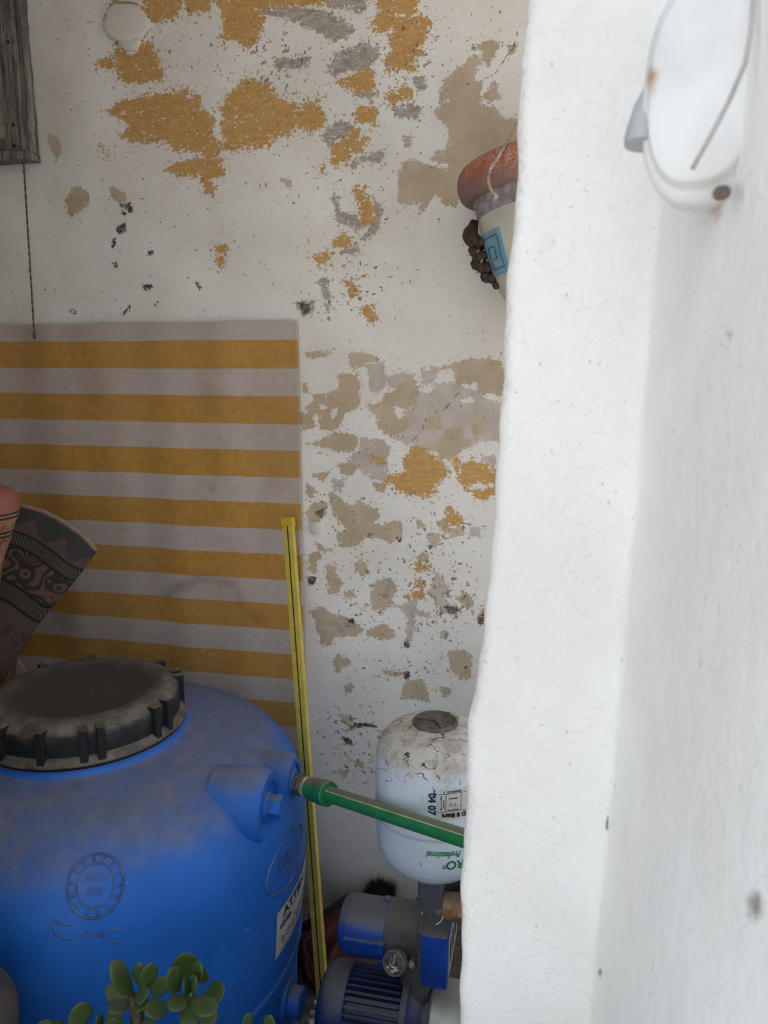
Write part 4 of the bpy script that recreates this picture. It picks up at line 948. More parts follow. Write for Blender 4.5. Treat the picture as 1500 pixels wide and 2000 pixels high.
smooth_by_angle(G().lathe([(0.018, 0), (0.023, 0.003), (0.025, 0.02), (0.025, 0.03)], 28, M=Mx).build('valve_body', M['brass'], val), 40)
G().lathe([(0.029, 0.030), (0.030, 0.033), (0.030, 0.052), (0.028, 0.054)], 6, M=Mx).build('hex_nut', M['brass'], val)
smooth_by_angle(G().lathe([(0.024, 0.054), (0.024, 0.12)], 24, M=Mx).build('valve_pipe', M['brass'], val), 40)
G().tube([at_d(866, 1788, 1.37), at_d(861, 1800, 1.37), at_d(852, 1806, 1.37)], 0.0009, 6).build('loose_thread', M['white_plastic'], val)

# ------------------------------------------------------------------ pump controller
ctl = thing('pump_controller', (-0.25, 1.28, 0.28), 'blue and dusty grey electronic pump controller with gauge under the white tank', 'pump controller')
def xlathe(prof_, yc, zc, n=36, ang0=0): return G().lathe([(r, x) for r, x in prof_], n, M=Matrix.Translation((0, yc, zc)) @ Matrix.Rotation(math.radians(90), 4, 'Y') @ Matrix.Rotation(ang0, 4, 'Z'))
CY, CZ = 1.288, 0.330
eb = xlathe([(0.035, -0.369), (0.046, -0.366), (0.053, -0.355), (0.055, -0.345), (0.055, -0.276), (0.052, -0.274)], CY, CZ, 40).build('end_housing', M['pumpblue'], ctl); smooth_by_angle(eb, 40)
G().box((-0.352, CY - 0.060, CZ + 0.005), (-0.276, CY - 0.045, CZ + 0.013), 0.002).build('housing_ridge', M['pumpblue'], eb)
G().box((-0.288, CY - 0.064, CZ - 0.008), (-0.272, CY - 0.040, CZ + 0.016), 0.003).build('clip', M['pumpblue'], eb)
G().box((-0.288, CY - 0.045, CZ - 0.052), (-0.272, CY - 0.030, CZ - 0.035), 0.003).build('clip', M['pumpblue'], eb)
G().box((-0.288, CY + 0.005, CZ + 0.048), (-0.274, CY + 0.02, CZ + 0.058), 0.003).build('clip', M['pumpblue'], eb)
md = xlathe([(0.050, -0.277), (0.057, -0.275), (0.057, -0.215), (0.052, -0.205), (0.050, -0.196)], CY, CZ, 40).box((-0.276, CY - 0.03, CZ + 0.02), (-0.17, CY + 0.03, CZ + 0.046), 0.006).build('flow_body', M['pumpgrey'], ctl); smooth_by_angle(md, 40)
G().lathe([(0.036, 0.352), (0.034, 0.377)], 32, (TC[0], TC[1], 0)).build('outlet_collar', M['pumpgrey'], ctl, True)
nk = G().tube([(-0.222, CY - 0.02, CZ - 0.02), (-0.215, CY - 0.035, CZ - 0.07), (-0.207, CY - 0.05, 0.225)], [0.036, 0.032, 0.034], 24).build('inlet_neck', M['pumpgrey'], ctl, True)
cb = G().box((-0.198, 1.198, 0.296), (-0.150, 1.345, 0.402), 0.005).build('control_box', M['pumpblue'], ctl); smooth_by_angle(cb, 30)
G().box((-0.206, 1.206, 0.300), (-0.197, 1.338, 0.398), 0.003).build('box_backplate', M['pumpgrey'], cb)
fp = G().box((-0.1505, 1.214, 0.312), (-0.1485, 1.33, 0.388), 0.0006).build('face_label', M['sticker2'], cb)
for k in range(3): G().box((-0.1488, 1.225 + .033 * k, 0.33), (-0.1480, 1.245 + .033 * k, 0.372)).build('label_mark', M['ink'], fp)
# gauge
gc = at_d(770, 1881, 1.395); gn = Vector((-0.25, -0.86, 0.42)).normalized(); Mg = frame_to(gn, loc=gc)
gz = G().lathe([(0.012, -0.035), (0.014, -0.012), (0.0215, -0.012), (0.0225, 0.0), (0.0215, 0.004), (0.0195, 0.0045), (0.0185, 0.002)], 36, M=Mg, close=True).build('gauge', M['rim'], ctl); smooth_by_angle(gz, 35)
G().lathe([(0.0188, 0.0015), (0.0186, 0.0028), (0.0005, 0.0028)], 32, M=Mg).build('dial', M['glass'], gz)
G().box((-0.0005, -0.002, 0.003), (0.0005, 0.015, 0.0036), 0, Mg).build('needle', M['white_plastic'], gz)
gb = G()
for k in range(9):
    a = random.uniform(-2.6, -0.5); r = random.uniform(.006, .015); s = random.uniform(.0012, .003); gb.box((r * math.cos(a) - s, r * math.sin(a) - s * .6, .0029), (r * math.cos(a) + s, r * math.sin(a) + s * .6, .0035), 0, Mg)
gb.build('dial_residue', M['sticker'], gz)
scn = G().lathe([(0.007, -0.02), (0.007, 0.0), (0.004, 0.003)], 12, M=frame_to((-.1, -.9, .3), loc=at_d(803, 1885, 1.40))).build('bleed_screw', M['steel'], ctl)

# ------------------------------------------------------------------ pump and motor
MY, MZ = 1.235, 0.187
pump = thing('water_pump', (-0.27, MY, 0.09), 'dark blue electric water pump with finned motor on the floor by the pillar', 'pump')
fc = xlathe([(0.030, -0.396), (0.060, -0.394), (0.074, -0.388), (0.081, -0.376), (0.083, -0.362), (0.083, -0.340), (0.080, -0.338)], MY, MZ, 44).build('fan_cover', M['motorblue'], pump); smooth_by_angle(fc, 45)
mb = xlathe([(0.066, -0.34), (0.066, -0.232)], MY, MZ, 44).build('motor_body', M['motorblue'], pump); smooth_by_angle(mb, 45)
for k in range(40):
    a = 2 * math.pi * k / 40; Mx = Matrix.Translation((0, MY, MZ)) @ Matrix.Rotation(a, 4, 'X')
    G().box((-0.339, -0.0022, 0.064), (-0.236, 0.0022, 0.080), 0, Mx).build('cooling_fin', M['finblue'], pump)
G().box((-0.32, MY - 0.10, MZ - 0.02), (-0.245, MY - 0.070, MZ + 0.03), 0.005).build('terminal_box', M['pumpgrey'], pump)
fl = xlathe([(0.070, -0.236), (0.084, -0.234), (0.086, -0.222), (0.072, -0.214), (0.060, -0.195), (0.062, -0.182)], MY, MZ, 40).build('flange', M['motorblue'], pump); smooth_by_angle(fl, 40)
G().box((-0.188, MY - 0.095, MZ + 0.010), (-0.166, MY - 0.070, MZ + 0.042), 0.003).build('bolt_lug', M['pumpblue'], pump)
hd = xlathe([(0.074, -0.182), (0.078, -0.178), (0.078, 0.02), (0.07, 0.035), (0.03, 0.04)], MY, MZ, 48).build('steel_casing', M['steel'], pump); smooth_by_angle(hd, 40)
G().tube([(-0.17, MY - 0.074, MZ + 0.030), (0.05, MY - 0.074, MZ + 0.030)], 0.004, 10).build('tie_rod', M['pumpgrey'], pump)
for x in (-0.32, -0.10):
    G().box((x - 0.02, MY - 0.07, 0.09), (x + 0.02, MY + 0.07, MZ - 0.055), 0.003).build('foot', M['motorblue'], pump)
tag(G().box((-0.375, MY - 0.13, 0.0), (0.06, MY + 0.11, 0.09), 0.006).build('concrete_block', M['concrete']), 'low grey concrete block carrying the water pump', 'block')

# ------------------------------------------------------------------ things on the floor behind
def lump(name, pts, mat, parent=None, seed=1, amp=0.006):
    """closed soft body from (center, radii) ellipsoids merged by convex hull + subdivision"""
    rng = random.Random(seed); bm = bmesh.new()
    for c, r in pts:
        for i in range(9):
            for j in range(14):
                th = math.pi * (i + .5) / 9; f = 2 * math.pi * j / 14
                bm.verts.new((c[0] + r[0] * math.sin(th) * math.cos(f), c[1] + r[1] * math.sin(th) * math.sin(f), c[2] + r[2] * math.cos(th)))
    h = bmesh.ops.convex_hull(bm, input=bm.verts[:]); bmesh.ops.delete(bm, geom=[v for v in bm.verts if not v.link_faces], context='VERTS')
    bmesh.ops.subdivide_edges(bm, edges=bm.edges[:], cuts=1, use_grid_fill=True)
    for v in bm.verts: v.co += Vector((rng.uniform(-1, 1), rng.uniform(-1, 1), rng.uniform(-1, 1))) * amp
    bm.verts.index_update(); V = [v.co.copy() for v in bm.verts]; F = [[v.index for v in f.verts] for f in bm.faces]; bm.free()
    z = min(v.z for v in V)
    V = [Vector((v.x, v.y, max(v.z, 0.0))) if z < 0 else v for v in V]
    return mk(name, V, F, mat, parent, True)
bagE = thing('red_bag', (-0.50, 1.52, 0), 'dark red cloth bag with black edge on the floor behind the yellow rail', 'bag')
lump('cloth', [((-0.43, 1.575, 0.075), (0.055, 0.05, 0.055)), ((-0.505, 1.52, 0.045), (0.04, 0.05, 0.045)), ((-0.47, 1.47, 0.03), (0.035, 0.035, 0.03))], M['maroon'], bagE, 3, 0.004)
G().tube([(-0.555, 1.565, 0.06), (-0.51, 1.585, 0.085), (-0.45, 1.612, 0.125), (-0.385, 1.61, 0.135)], 0.011, 10).build('black_edge', M['black'], bagE, True)
# brush with black bristles against the wall
bp = at_y(736, 1752, 1.675)
br = thing('black_brush', (bp.x, bp.y, 0), 'black bristle brush head standing against the wall behind the controller', 'brush')
rng = random.Random(5); V = []; F = []
for k in range(3800):
    a = rng.triangular(-0.62, 0.30, 0.0); b = rng.gauss(0, 0.30); L = 0.105 * rng.uniform(0.7, 1.02) * (1 - 0.35 * abs(a))
    x0 = bp.x + 0.020 + rng.uniform(-0.022, 0.016); y0 = bp.y + rng.uniform(-0.012, 0.012); z0 = 0.045
    d = Vector((math.sin(a) - (0.1 if a < 0 else 0), math.sin(b) * 0.5, math.cos(a))).normalized(); e = Vector((rng.uniform(-1, 1), rng.uniform(-1, 1), 0)).normalized() * 0.0012
    q = Vector((x0, y0, z0)); i = len(V); V += [q - e, q + e, q + d * L]; F.append((i, i + 1, i + 2))
bo = mk('bristles', V, F, M['bristle'], br); bo['kind'] = 'stuff'
G().box((bp.x - 0.035, bp.y - 0.02, 0.0), (bp.x + 0.05, bp.y + 0.02, 0.045), 0.008).build('brush_block', M['bristle'], br)
dz = G().lathe([(0.016, 0.04), (0.026, 0.06), (0.034, 0.085), (0.030, 0.110), (0.012, 0.125)], 20, (bp.x + 0.014, bp.y, 0)).build('bristle_core', M['bristle'], br, True)
# chips on the floor
rng = random.Random(11); g = G()
for k in range(150):
    x, y = rng.uniform(-0.47, -0.41), rng.uniform(1.20, 1.45); s = rng.choice([.002, .003, .003, .004, .007])
    g.box((-s, -s * .7, 0), (s, s * .7, s * .8), 0, Matrix.Translation((x, y, 0.0)) @ Matrix.Rotation(rng.uniform(0, 3), 4, 'Z') @ Matrix.Rotation(rng.uniform(-.3, .3), 4, 'X'))
tag(g.build('floor_chips', M['pebble']), 'pale plaster chips and grit scattered on the floor', 'debris', kind='stuff')

# ------------------------------------------------------------------ patterned cushion, clay vase, pink cloth (left, behind the lid)
def build_cushion():
    topc = [(190,1073),(176,1056),(160,1040),(140,1025),(115,1010),(85,996),(50,986),(20,981),(-20,979),(-70,982),(-130,990)]
    side = [(190,1073),(176,1094),(160,1116),(140,1141),(120,1164),(95,1194),(70,1226),(48,1256),(28,1290),(10,1325),(-4,1352)]
    D = 1.745
    T = [at_d(x, y, D) for x, y in topc]; S = [at_d(x, y, D - 0.10 * i / 10) for i, (x, y) in enumerate(side)]
    nu, nv = 40, 40
    def interp(L, t): t = t * (len(L) - 1); i = min(int(t), len(L) - 2); return L[i].lerp(L[i + 1], t - i)
    V = []; UV = []; F = []
    for sgn in (-1, 1):
        for j in range(nv + 1):
            for i in range(nu + 1):
                u, v = i / nu, j / nv; p = interp(T, u) + (interp(S, v) - S[0])
                e = max(0.0, min(1, u * 4)) * min(1, min(v, 1 - v) * 5); puff = 0.034 * math.sin(min(1, u * 3) * math.pi / 2) ** .6 * math.sin(min(1, min(v, 1 - v) * 4) * math.pi / 2) ** .6
                puff += 0.006 * math.sin(u * 9 + v * 5) * e
                V.append(p + Vector((0, sgn * (puff + 0.003), 0))); UV.append((u, v))
    n1 = nu + 1; N = n1 * (nv + 1)
    F = [(j * n1 + i, (j + 1) * n1 + i, (j + 1) * n1 + i + 1, j * n1 + i + 1) for j in range(nv) for i in range(nu)]
    F += [(N + j * n1 + i, N + j * n1 + i + 1, N + (j + 1) * n1 + i + 1, N + (j + 1) * n1 + i) for j in range(nv) for i in range(nu)]
    for i in range(nu): F += [(i, i + 1, N + i + 1, N + i), (nv * n1 + i, N + nv * n1 + i, N + nv * n1 + i + 1, nv * n1 + i + 1)]
    for j in range(nv): F += [(j * n1, N + j * n1, N + (j + 1) * n1, (j + 1) * n1)]
    o = mk('patterned_cushion', V, F, M['rug'], None, True)
    uvl = o.data.uv_layers.new(name='UVMap')
    for l in o.data.loops: uvl.data[l.index].uv = UV[l.vertex_index]
    tag(o, 'dark brown woven cushion with oriental bands, leaning behind the barrel lid', 'cushion')
build_cushion()
vc = at_d(-28, 1000, 1.50); foot = 0.70
def vz(y): return at_d(-28, y, 1.50).z
VP = [(0.030, foot), (0.034, foot + 0.01), (0.016, foot + 0.03), (0.014, foot + 0.14), (0.022, foot + 0.24), (vz(1095) * 0 + 0.034, vz(1092)), (0.047, vz(1050)), (0.054, vz(1015)), (0.059, vz(1005)), (0.061, vz(985)), (0.058, vz(966)), (0.048, vz(952)), (0.03, vz(946)), (0.001, vz(945))]
VP = sorted(VP, key=lambda q: q[1])
vo = G().lathe([(r, z) for r, z in VP], 48, M=Matrix.Translation((vc.x, vc.y, vc.z)) @ Matrix.Rotation(math.radians(7), 4, 'Y') @ Matrix.Translation((0, 0, -vc.z))).build('clay_vase', M['vase'], None, True)
tag(vo, 'painted terracotta vase with black bands at the left edge before the cushion', 'vase')
pk = at_d(36, 1290, 1.595)
def crumple():
    rng = random.Random(4); n = 16; V = []; F = []
    for j in range(9):
        for i in range(n):
            a = 2 * math.pi * i / n; t = j / 8; r = 0.040 * (1 - t) ** 0.7 * (1 + 0.28 * math.sin(4 * a + 2 * t) + 0.12 * math.sin(7 * a)) + 0.002
            V.append((pk.x + r * math.cos(a), pk.y + 0.6 * r * math.sin(a), 0.70 + 0.105 * t + rng.uniform(-.002, .002)))
    F = [(j * n + i, j * n + (i + 1) % n, (j + 1) * n + (i + 1) % n, (j + 1) * n + i) for j in range(8) for i in range(n)] + [tuple(range(n))[::-1], tuple(8 * n + i for i in range(n))]
    tag(mk('crumpled_cloth', V, F, M['pink'], None, True), 'small dusty pink crumpled cloth between the cushion and the barrel lid', 'cloth')
crumple()

# hanging cord at the left
ct, cb_ = at_y(46, 316, 1.688), at_y(67, 655, 1.688)
cordE = thing('hanging_rope', (cb_.x, cb_.y, cb_.z), 'thin brown twisted cord hanging from the wooden window frame', 'cord')
for ph_ in (0, math.pi):
    G().tube([ct.lerp(cb_, k / 90) + Vector((math.cos(k * 0.75 + ph_) * 0.0011, math.sin(k * 0.75 + ph_) * 0.0011, 0)) for k in range(91)], 0.0013, 6).build('strand', M['browncord'], cordE, True)
G().lathe([(0.0008, -0.010), (0.003, -0.006), (0.004, 0), (0.003, 0.006), (0.0008, 0.009)], 12, cb_).build('knot', M['browncord'], cordE, True)

# ------------------------------------------------------------------ hanging flower pot
PS = 1.22
pc = at_d(1104, 352, 1.46)
PZ = pc.z - 0.165 * PS
pot = thing('hanging_pot', (pc.x, pc.y, PZ), 'cream hanging flower pot with terracotta rim and pale blue key pattern', 'flower pot')
PP = [(0.03, 0.0), (0.045, -0.006), (0.062, -0.004), (0.085, 0.022), (0.104, 0.06), (0.112, 0.095), (0.1145, 0.118), (0.1145, 0.128)]
tilt = Matrix.Translation((pc.x, pc.y, PZ)) @ Matrix.Rotation(math.radians(-9), 4, 'Y') @ Matrix.Scale(PS, 4)
def potlathe(name, prof_, mat, sm=True, parent=pot):
    o = G().lathe(prof_, 64, M=tilt).build(name, mat, parent, False); smooth_by_angle(o, 45) if sm else None; return o
lower = potlathe('foot_band', [(0.02, -0.062), (0.042, -0.066), (0.052, -0.060), (0.060, -0.045), (0.0825, -0.014), (0.0855, -0.008)], M['lilac'])
bodyp = potlathe('bowl', smooth_prof([(0.0845, -0.010), (0.0985, 0.020), (0.108, 0.060), (0.1135, 0.100), (0.115, 0.128)], 4), M['cream'])
potlathe('collar', [(0.1155, 0.126), (0.1175, 0.130), (0.1165, 0.134), (0.120, 0.150), (0.121, 0.156)], M['lilac'])
rimp = potlathe('rim', smooth_prof([(0.118, 0.152), (0.129, 0.154), (0.138, 0.162), (0.1415, 0.178), (0.138, 0.194), (0.128, 0.203), (0.112, 0.204), (0.106, 0.196), (0.105, 0.15), (0.05, 0.145), (0.0005, 0.145)], 3), M['terra'])
def pot_surf(phi, z, off):
    r = float(np.interp(z, [-.010, .020, .06, .10, .128], [.0845, .0985, .108, .1135, .115])) + off
    return tilt @ Vector((r * math.cos(phi), r * math.sin(phi), z))
def pot_quad(name, phi0, w, za, zb, off, mat, parent, nu=8, nvv=8, skew=0.0):
    V = [pot_surf(phi0 + (w * (i / nu - .5) + skew * (j / nvv - .5)) / 0.11, za + (zb - za) * j / nvv, off) for j in range(nvv + 1) for i in range(nu + 1)]
    b = [pot_surf(phi0 + (w * (i / nu - .5) + skew * (j / nvv - .5)) / 0.11, za + (zb - za) * j / nvv, -0.002) for j in range(nvv + 1) for i in range(nu + 1)]
    n1 = nu + 1; N = len(V); F = [(j * n1 + i, j * n1 + i + 1, (j + 1) * n1 + i + 1, (j + 1) * n1 + i) for j in range(nvv) for i in range(nu)]
    for i in range(nu): F += [(i, N + i, N + i + 1, i + 1), (nvv * n1 + i, nvv * n1 + i + 1, N + nvv * n1 + i + 1, N + nvv * n1 + i)]
    for j in range(nvv): F += [(j * n1, (j + 1) * n1, N + (j + 1) * n1, N + j * n1), (j * n1 + nu, N + j * n1 + nu, N + (j + 1) * n1 + nu, (j + 1) * n1 + nu)]
    return mk(name, V + b, F, mat, parent, False)
PHI = math.radians(-148)
tile = pot_quad('key_tile', PHI, 0.056, 0.034, 0.100, 0.0022, M['tile'], pot)
tile['label'] = 'pale blue relief tile with a key spiral'
def key_path(c, w, zc, h, k=1.0): return [(c + w * a, zc + h * b) for a, b in ((-.32, .36), (.34, .36), (.34, -.36), (-.22, -.36), (-.22, .14), (.12, .14), (.12, -.14), (-.06, -.14))]
kp = key_path(0, 0.056, 0.067, 0.066)
kp2 = [tuple(np.array(a) + (np.array(b) - np.array(a)) * k / 6) for a, b in zip(kp, kp[1:]) for k in range(6)] + [kp[-1]]
G().tube([pot_surf(PHI + u / 0.11, z, 0.0030) for u, z in kp2], 0.0010, 5).build('key_line', M['tileink'], tile)
for dphi in (-65, 60, 120):
    tl = pot_quad('key_tile', PHI + math.radians(dphi), 0.056, 0.034, 0.100, 0.0022, M['tile'], pot)
    G().tube([pot_surf(PHI + math.radians(dphi) + u / 0.11, z, 0.0030) for u, z in kp2], 0.0010, 5).build('key_line', M['tileink'], tl)
# dark relief ornament on the left side of the pot: scroll mask built of rolls
OPH = math.radians(-170)
def pt_o(dp, z, off): return pot_surf(OPH + dp, z, off)
og = G()
og.tube([pt_o(-.10, .128, .006), pt_o(-.06, .112, .014), pt_o(0, .098, .014), pt_o(.08, .085, .006)], [.008, .013, .012, .006], 12)
orn = og.build('relief_ornament', M['ornament'], pot, True); orn['label'] = 'dark brown relief scroll ornament'
for (a, z, o_, r) in ((-.18, .098, .010, .009), (-.12, .085, .014, .011), (-.04, .078, .013, .010), (.05, .070, .010, .010), (-.08, .063, .016, .011), (0.02, .055, .012, .010), (.10, .052, .006, .008), (-.02, .040, .010, .010), (.07, .034, .005, .008), (.12, .070, .006, .006), (.13, .09, .004, .006), (.1, .022, .003, .006)):
    p = pt_o(a, z, o_); r *= 1.35
    G().lathe([(0.0005, -r), (r * .7, -r * .7), (r, 0), (r * .7, r * .7), (0.0005, r)], 12, M=Matrix.Translation(p)).build('ornament_curl', M['ornament'], orn, True)
G().tube([pt_o(-.20 + .2 * k / 12, .128 - .045 * k / 12, .004 + .013 * math.sin(math.pi * min(1, k / 10))) for k in range(13)], [.003 + .0125 * math.sin(math.pi * (k + .5) / 13.5) for k in range(13)], 14).build('ornament_leaf', M['ornament'], orn, True)
for (a, z, o_) in ((.09, .078, .013), (.12, .062, .012), (.03, .048, .022)):
    p = pt_o(a, z, o_); G().lathe([(0.0005, -.005), (.002, -.003), (.0025, 0), (.002, .003), (.0005, .005)], 8, M=Matrix.Translation(p) @ Matrix.Rotation(.5, 4, 'Y')).build('gold_touch', M['gold'], orn, True)
# its cord
rope = thing('pot_rope', at_d(966, 388, 1.316), 'twisted pale cord looped over the terracotta rim of the hanging pot', 'cord')
rpx = [(1030,212,1.365),(1010,243,1.350),(990,278,1.332),(970,312,1.316),(958,330,1.306),(954,345,1.301),(955,358,1.300),(960,372,1.303),(966,384,1.312)]
def at_rim(L): return [at_d(*q) for q in L]
ctrl = at_rim(rpx); path = []
for i in range(len(ctrl) - 1):
    a, b, c, d = ctrl[max(i - 1, 0)], ctrl[i], ctrl[i + 1], ctrl[min(i + 2, len(ctrl) - 1)]
    for j in range(10):
        t = j / 10; path.append(0.5 * ((2 * b) + (c - a) * t + (2 * a - 5 * b + 4 * c - d) * t * t + (3 * b - a - 3 * c + d) * t ** 3))
path.append(ctrl[-1])
for ph_ in (0, math.pi): G().tube([p + Vector((math.cos(k * .8 + ph_), 0, math.sin(k * .8 + ph_))) * 0.0013 for k, p in enumerate(path)], 0.0019, 6).build('strand', M['cord'], rope, True)
G().lathe([(0.001, -.007), (.004, -.004), (.005, 0), (.004, .004), (.001, .006)], 12, ctrl[-1]).build('knot', M['cord'], rope, True)

# ------------------------------------------------------------------ white fitting on the near wall
def build_fitting():
    D = 0.55
    c = at_d(1376, 165, D); base = thing('wall_fitting', c, 'white-painted rounded wall fitting with rust spots high on the near wall', 'wall fitting')
    s = D / 1500; ax = Vector((-0.30, -0.95, 0.05)).normalized()   # outward normal of the round face
    u = Vector((0, 0, 1)).cross(ax).normalized(); w = ax.cross(u)
    if u.x < 0: u = -u
    nA = 64; V = []; F = []; R = []
    prof = [(0.55, 0.0075), (0.80, 0.007), (0.84, 0.0055), (0.865, -0.001), (0.90, -0.003), (0.965, -0.004), (0.995, -0.009), (1.0, -0.014), (0.99, -0.03), (0.95, -0.038), (0.9, -0.04)]
    def sup(a):
        e = 2.5; ca, sa = math.cos(a), math.sin(a); return math.copysign(abs(ca) ** (2 / e), ca), math.copysign(abs(sa) ** (2 / e), sa)
    a_, b_ = 122 * s, 222 * s
    for k, h in prof:
        for i in range(nA):
            x, y = sup(2 * math.pi * i / nA); V.append(c + u * (x * a_ * k) + w * (y * b_ * k) + ax * h)
    V.append(c + ax * 0.0065); nP = len(prof)
    for r in range(nP - 1):
        for i in range(nA): F.append((r * nA + i, r * nA + (i + 1) % nA, (r + 1) * nA + (i + 1) % nA, (r + 1) * nA + i))
    F += [((i + 1) % nA, i, nP * nA) for i in range(nA)]; F.append(tuple((nP - 1) * nA + i for i in range(nA)))
    o = mk('housing', V, F, M['fitting_white'], base, True)
    P = np.array([tuple(v) for v in V]); px, py = proj_np(P); rust = np.zeros(len(P))
    for x, y, rx, ry, k in ((1273, 155, 14, 34, 1.1), (1408, 378, 26, 13, 1.2), (1268, 190, 8, 30, .6)): rust = np.maximum(rust, k * np.clip(1.3 - np.sqrt(((px - x) / rx) ** 2 + ((py - y) / ry) ** 2), 0, 1))
    at = o.data.attributes.new('a_rust', 'FLOAT', 'POINT'); at.data.foreach_set('value', rust.astype(np.float32))
    # grey bell behind it
    k0, k1 = at_d(1266, 175, D + 0.035), at_d(1252, 283, D + 0.035); axk = (k1 - k0); L = axk.length
    smooth_by_angle(G().lathe([(0.004, 0), (0.009, L * .3), (0.0125, L * .75), (0.0132, L * .93), (0.0125, L), (0.0005, L + .001)], 28, M=frame_to(axk, (0, 1, 0), k0)).build('grey_bell', M['greyknob'], base), 40)
    hp = at_d(1408, 377, 0.535); G().lathe([(0.005, -0.012), (0.005, 0.004), (0.0045, 0.005)], 14, M=frame_to((-.3, -.9, -.2), loc=hp)).build('rusty_bolt', M['oldbrass'], base)
    # thin wire across the face
    ps = [at_d(1474, -40, 0.51), at_d(1470, 10, 0.51), at_d(1466, 60, 0.51), at_d(1455, 125, 0.51), at_d(1425, 195, 0.512), at_d(1390, 262, 0.516), at_d(1352, 330, 0.522)]
    G().tube(ps, 0.0016, 8).build('wire', M['wire'], base, True)
build_fitting()

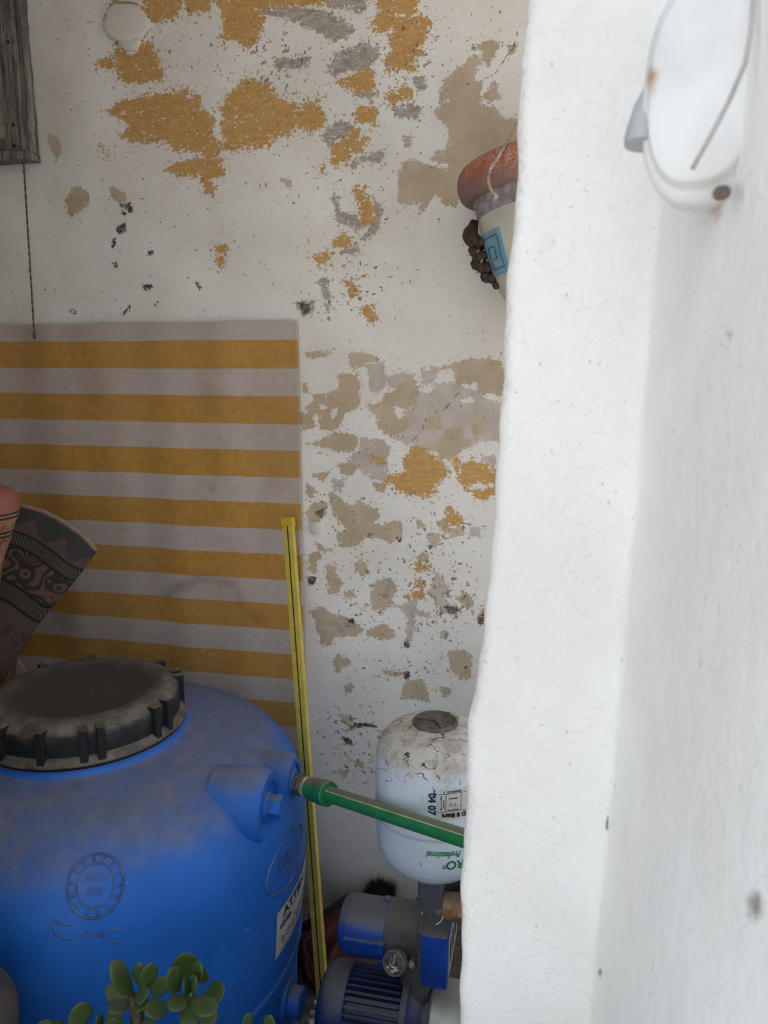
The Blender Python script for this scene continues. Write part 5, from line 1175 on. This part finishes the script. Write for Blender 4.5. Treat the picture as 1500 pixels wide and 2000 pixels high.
# ------------------------------------------------------------------ jade plant on the sill
def build_plant():
    D = 0.98; potc = at_d(330, 2075, D)
    sill = 0.44
    pl = thing('jade_plant', (potc.x, 0.70, sill), 'green jade plant with thick rounded leaves in front of the blue barrel', 'plant')
    cx, cy = potc.x + 0.01, 0.70
    G().lathe([(0.055, sill), (0.075, sill + 0.055), (0.082, sill + 0.056), (0.082, sill + 0.07), (0.072, sill + 0.07), (0.07, sill + 0.06), (0.001, sill + 0.06)], 32, (cx, cy, 0)).build('pot', M['clay'], pl, False)
    G().lathe([(0.070, sill + .056), (0.06, sill + .064), (0.001, sill + .067)], 24, (cx, cy, 0)).build('soil', M['soil'], pl, True)
    # leaf template, length 1 along y, obovate, thick
    nu, nv = 12, 10; V = []; F = []
    for j in range(nv + 1):
        t = j / nv; wd = 0.5 * (math.sin(math.pi * min(t ** 1.25, 1)) ** 0.62) if 0 < t < 1 else 0.03
        wd = max(wd, 0.05 if t < .5 else 0.01); cup = 0.10 * (t - 0.5) ** 2 * 2
        for i in range(nu):
            a = 2 * math.pi * i / nu; x = wd * math.cos(a); V.append((x, t, 0.075 * (wd / 0.5) ** .6 * math.sin(a) + cup + 0.22 * x * x))
    F = [(j * nu + i, j * nu + (i + 1) % nu, (j + 1) * nu + (i + 1) % nu, (j + 1) * nu + i) for j in range(nv) for i in range(nu)] + [tuple(range(nu))[::-1], tuple(nv * nu + i for i in range(nu))]
    lm = bpy.data.meshes.new('leaf'); lm.from_pydata(V, [], F); lm.shade_smooth(); lm.materials.append(M['leaf'])
    # base px, tip px, width px, depth base, depth tip, tilt of the face
    LV = [((258,1944),(212,1880),37,.98,.95,.5),((281,1934),(272,1876),26,.99,.97,-.5),((283,1934),(293,1877),28,.985,.965,.5),((349,1934),(329,1890),31,.98,.95,.1),((362,1912),(361,1857),44,1.02,1.0,0),((376,1918),(395,1880),31,.99,.975,-.3),
          ((252,1955),(212,1978),30,.985,.95,.3),((330,1962),(281,1982),36,.975,.94,.2),((362,1944),(331,1976),35,.97,.93,.1),((376,1950),(421,1982),38,.97,.935,-.2),((398,1945),(441,1935),38,1.01,1.0,0),((369,1958),(373,2008),36,.965,.93,0),
          ((263,1948),(292,1940),32,.985,.965,0),((264,1955),(285,1968),30,.99,.97,0),((157,2010),(156,1955),40,.98,.96,.2),((196,2014),(189,1983),18,.98,.965,.6),((222,2022),(224,1985),34,.985,.965,0),((88,2020),(86,1990),32,.98,.96,0),((108,2018),(106,1992),22,.99,.98,.3),
          ((484,2014),(482,1977),18,.98,.97,.5),((524,2018),(531,1981),24,.985,.97,-.3),((374,1942),(385,1905),18,.972,.965,-.8),((370,1942),(358,1912),18,.972,.965,.8),((250,1950),(205,1930),34,1.02,1.02,.2),((300,1950),(322,1905),32,1.02,1.02,.2),((402,1965),(412,2005),32,1.0,.98,0),((342,1944),(336,1920),16,.985,.98,.3),((240,1985),(205,1995),28,1.0,.98,0),((268,1990),(262,2020),30,1.0,.98,0),((300,1990),(285,2015),30,1.0,.98,0),((385,1975),(352,1990),28,1.02,1.0,0),((395,1920),(402,1890),24,1.01,1.0,-.4),((255,1990),(285,1985),26,1.01,1.0,0)]
    first = True
    for (bx, by), (tx, ty), wpx, d0, d1, roll in LV:
        b = at_d(bx, by, d0); t = at_d(tx, ty, d1); y = (t - b); L = y.length; y.normalize()
        view = (Vector((0, 0, ZC)) - (b + t) / 2).normalized(); z = (view + Vector((0, 0, .35))); z = (z - y * z.dot(y)).normalized(); x = y.cross(z).normalized()
        R3 = Matrix((x, y, z)).transposed().to_4x4(); R3 = Matrix.Translation(b) @ R3 @ Matrix.Rotation(roll, 4, 'Y') @ Matrix.Diagonal((1.15 * wpx * d0 / 1500 / max(math.cos(roll), .4), L, max(L * 0.85, 0.02), 1))
        o = bpy.data.objects.new('leaf', lm); COL.objects.link(o); o.parent = pl; o.matrix_basis = Matrix.Translation(-pl.location) @ R3
    soilz = sill + 0.06
    for pts, r0 in (([(259, 1946, .985), (262, 1975, .99), (285, 2040, 1.0)], .006), ([(373, 1946, .972), (372, 1975, .985), (360, 2040, 1.0)], .007), ([(157, 2008, .98), (190, 2040, .99)], .005), ([(88, 2018, .98), (140, 2050, .985)], .004), ([(222, 2020, .985), (250, 2050, .99)], .004), ([(484, 2012, .98), (505, 2020, .985), (420, 2060, .99)], .004), ([(398, 1947, 1.01), (385, 1965, 1.0)], .003), ([(362, 1914, 1.02), (370, 1945, .99)], .003)):
        P = [at_d(*q) for q in pts]
        if r0 > .0035: P.append(Vector((cx + random.uniform(-.02, .02), cy + random.uniform(-.02, .02), soilz)))
        G().tube(P, r0, 8).build('stem', M['stem'], pl, True)
    bud = at_d(373, 1944, .966); G().lathe([(0.0005, -.004), (.003, -.002), (.0038, .001), (.002, .004), (.0005, .005)], 10, bud).build('bud', M['leaf'], pl, True)
build_plant()
# brown clay jar at the bottom left corner, on the sill
j0 = at_d(0, 1912, 0.99); jc = Vector((j0.x - 0.085, 0.70, 0.44))
jz = j0.z - 0.44
jar = thing('clay_jar', jc, 'dark brown clay jar cut off at the lower left corner', 'jar')
smooth_by_angle(G().lathe(smooth_prof([(0.055, 0.0), (0.085, 0.03), (0.102, 0.09), (0.105, 0.13), (0.092, jz - 0.03), (0.062, jz + 0.02), (0.042, jz + 0.045), (0.036, jz + 0.055)], 4), 48, jc).build('jar_body', M['clay'], jar), 60)
smooth_by_angle(G().lathe([(0.036, jz + 0.053), (0.046, jz + 0.056), (0.047, jz + 0.066), (0.040, jz + 0.068), (0.034, jz + 0.062)], 36, jc).build('jar_rim', M['clay'], jar), 60)
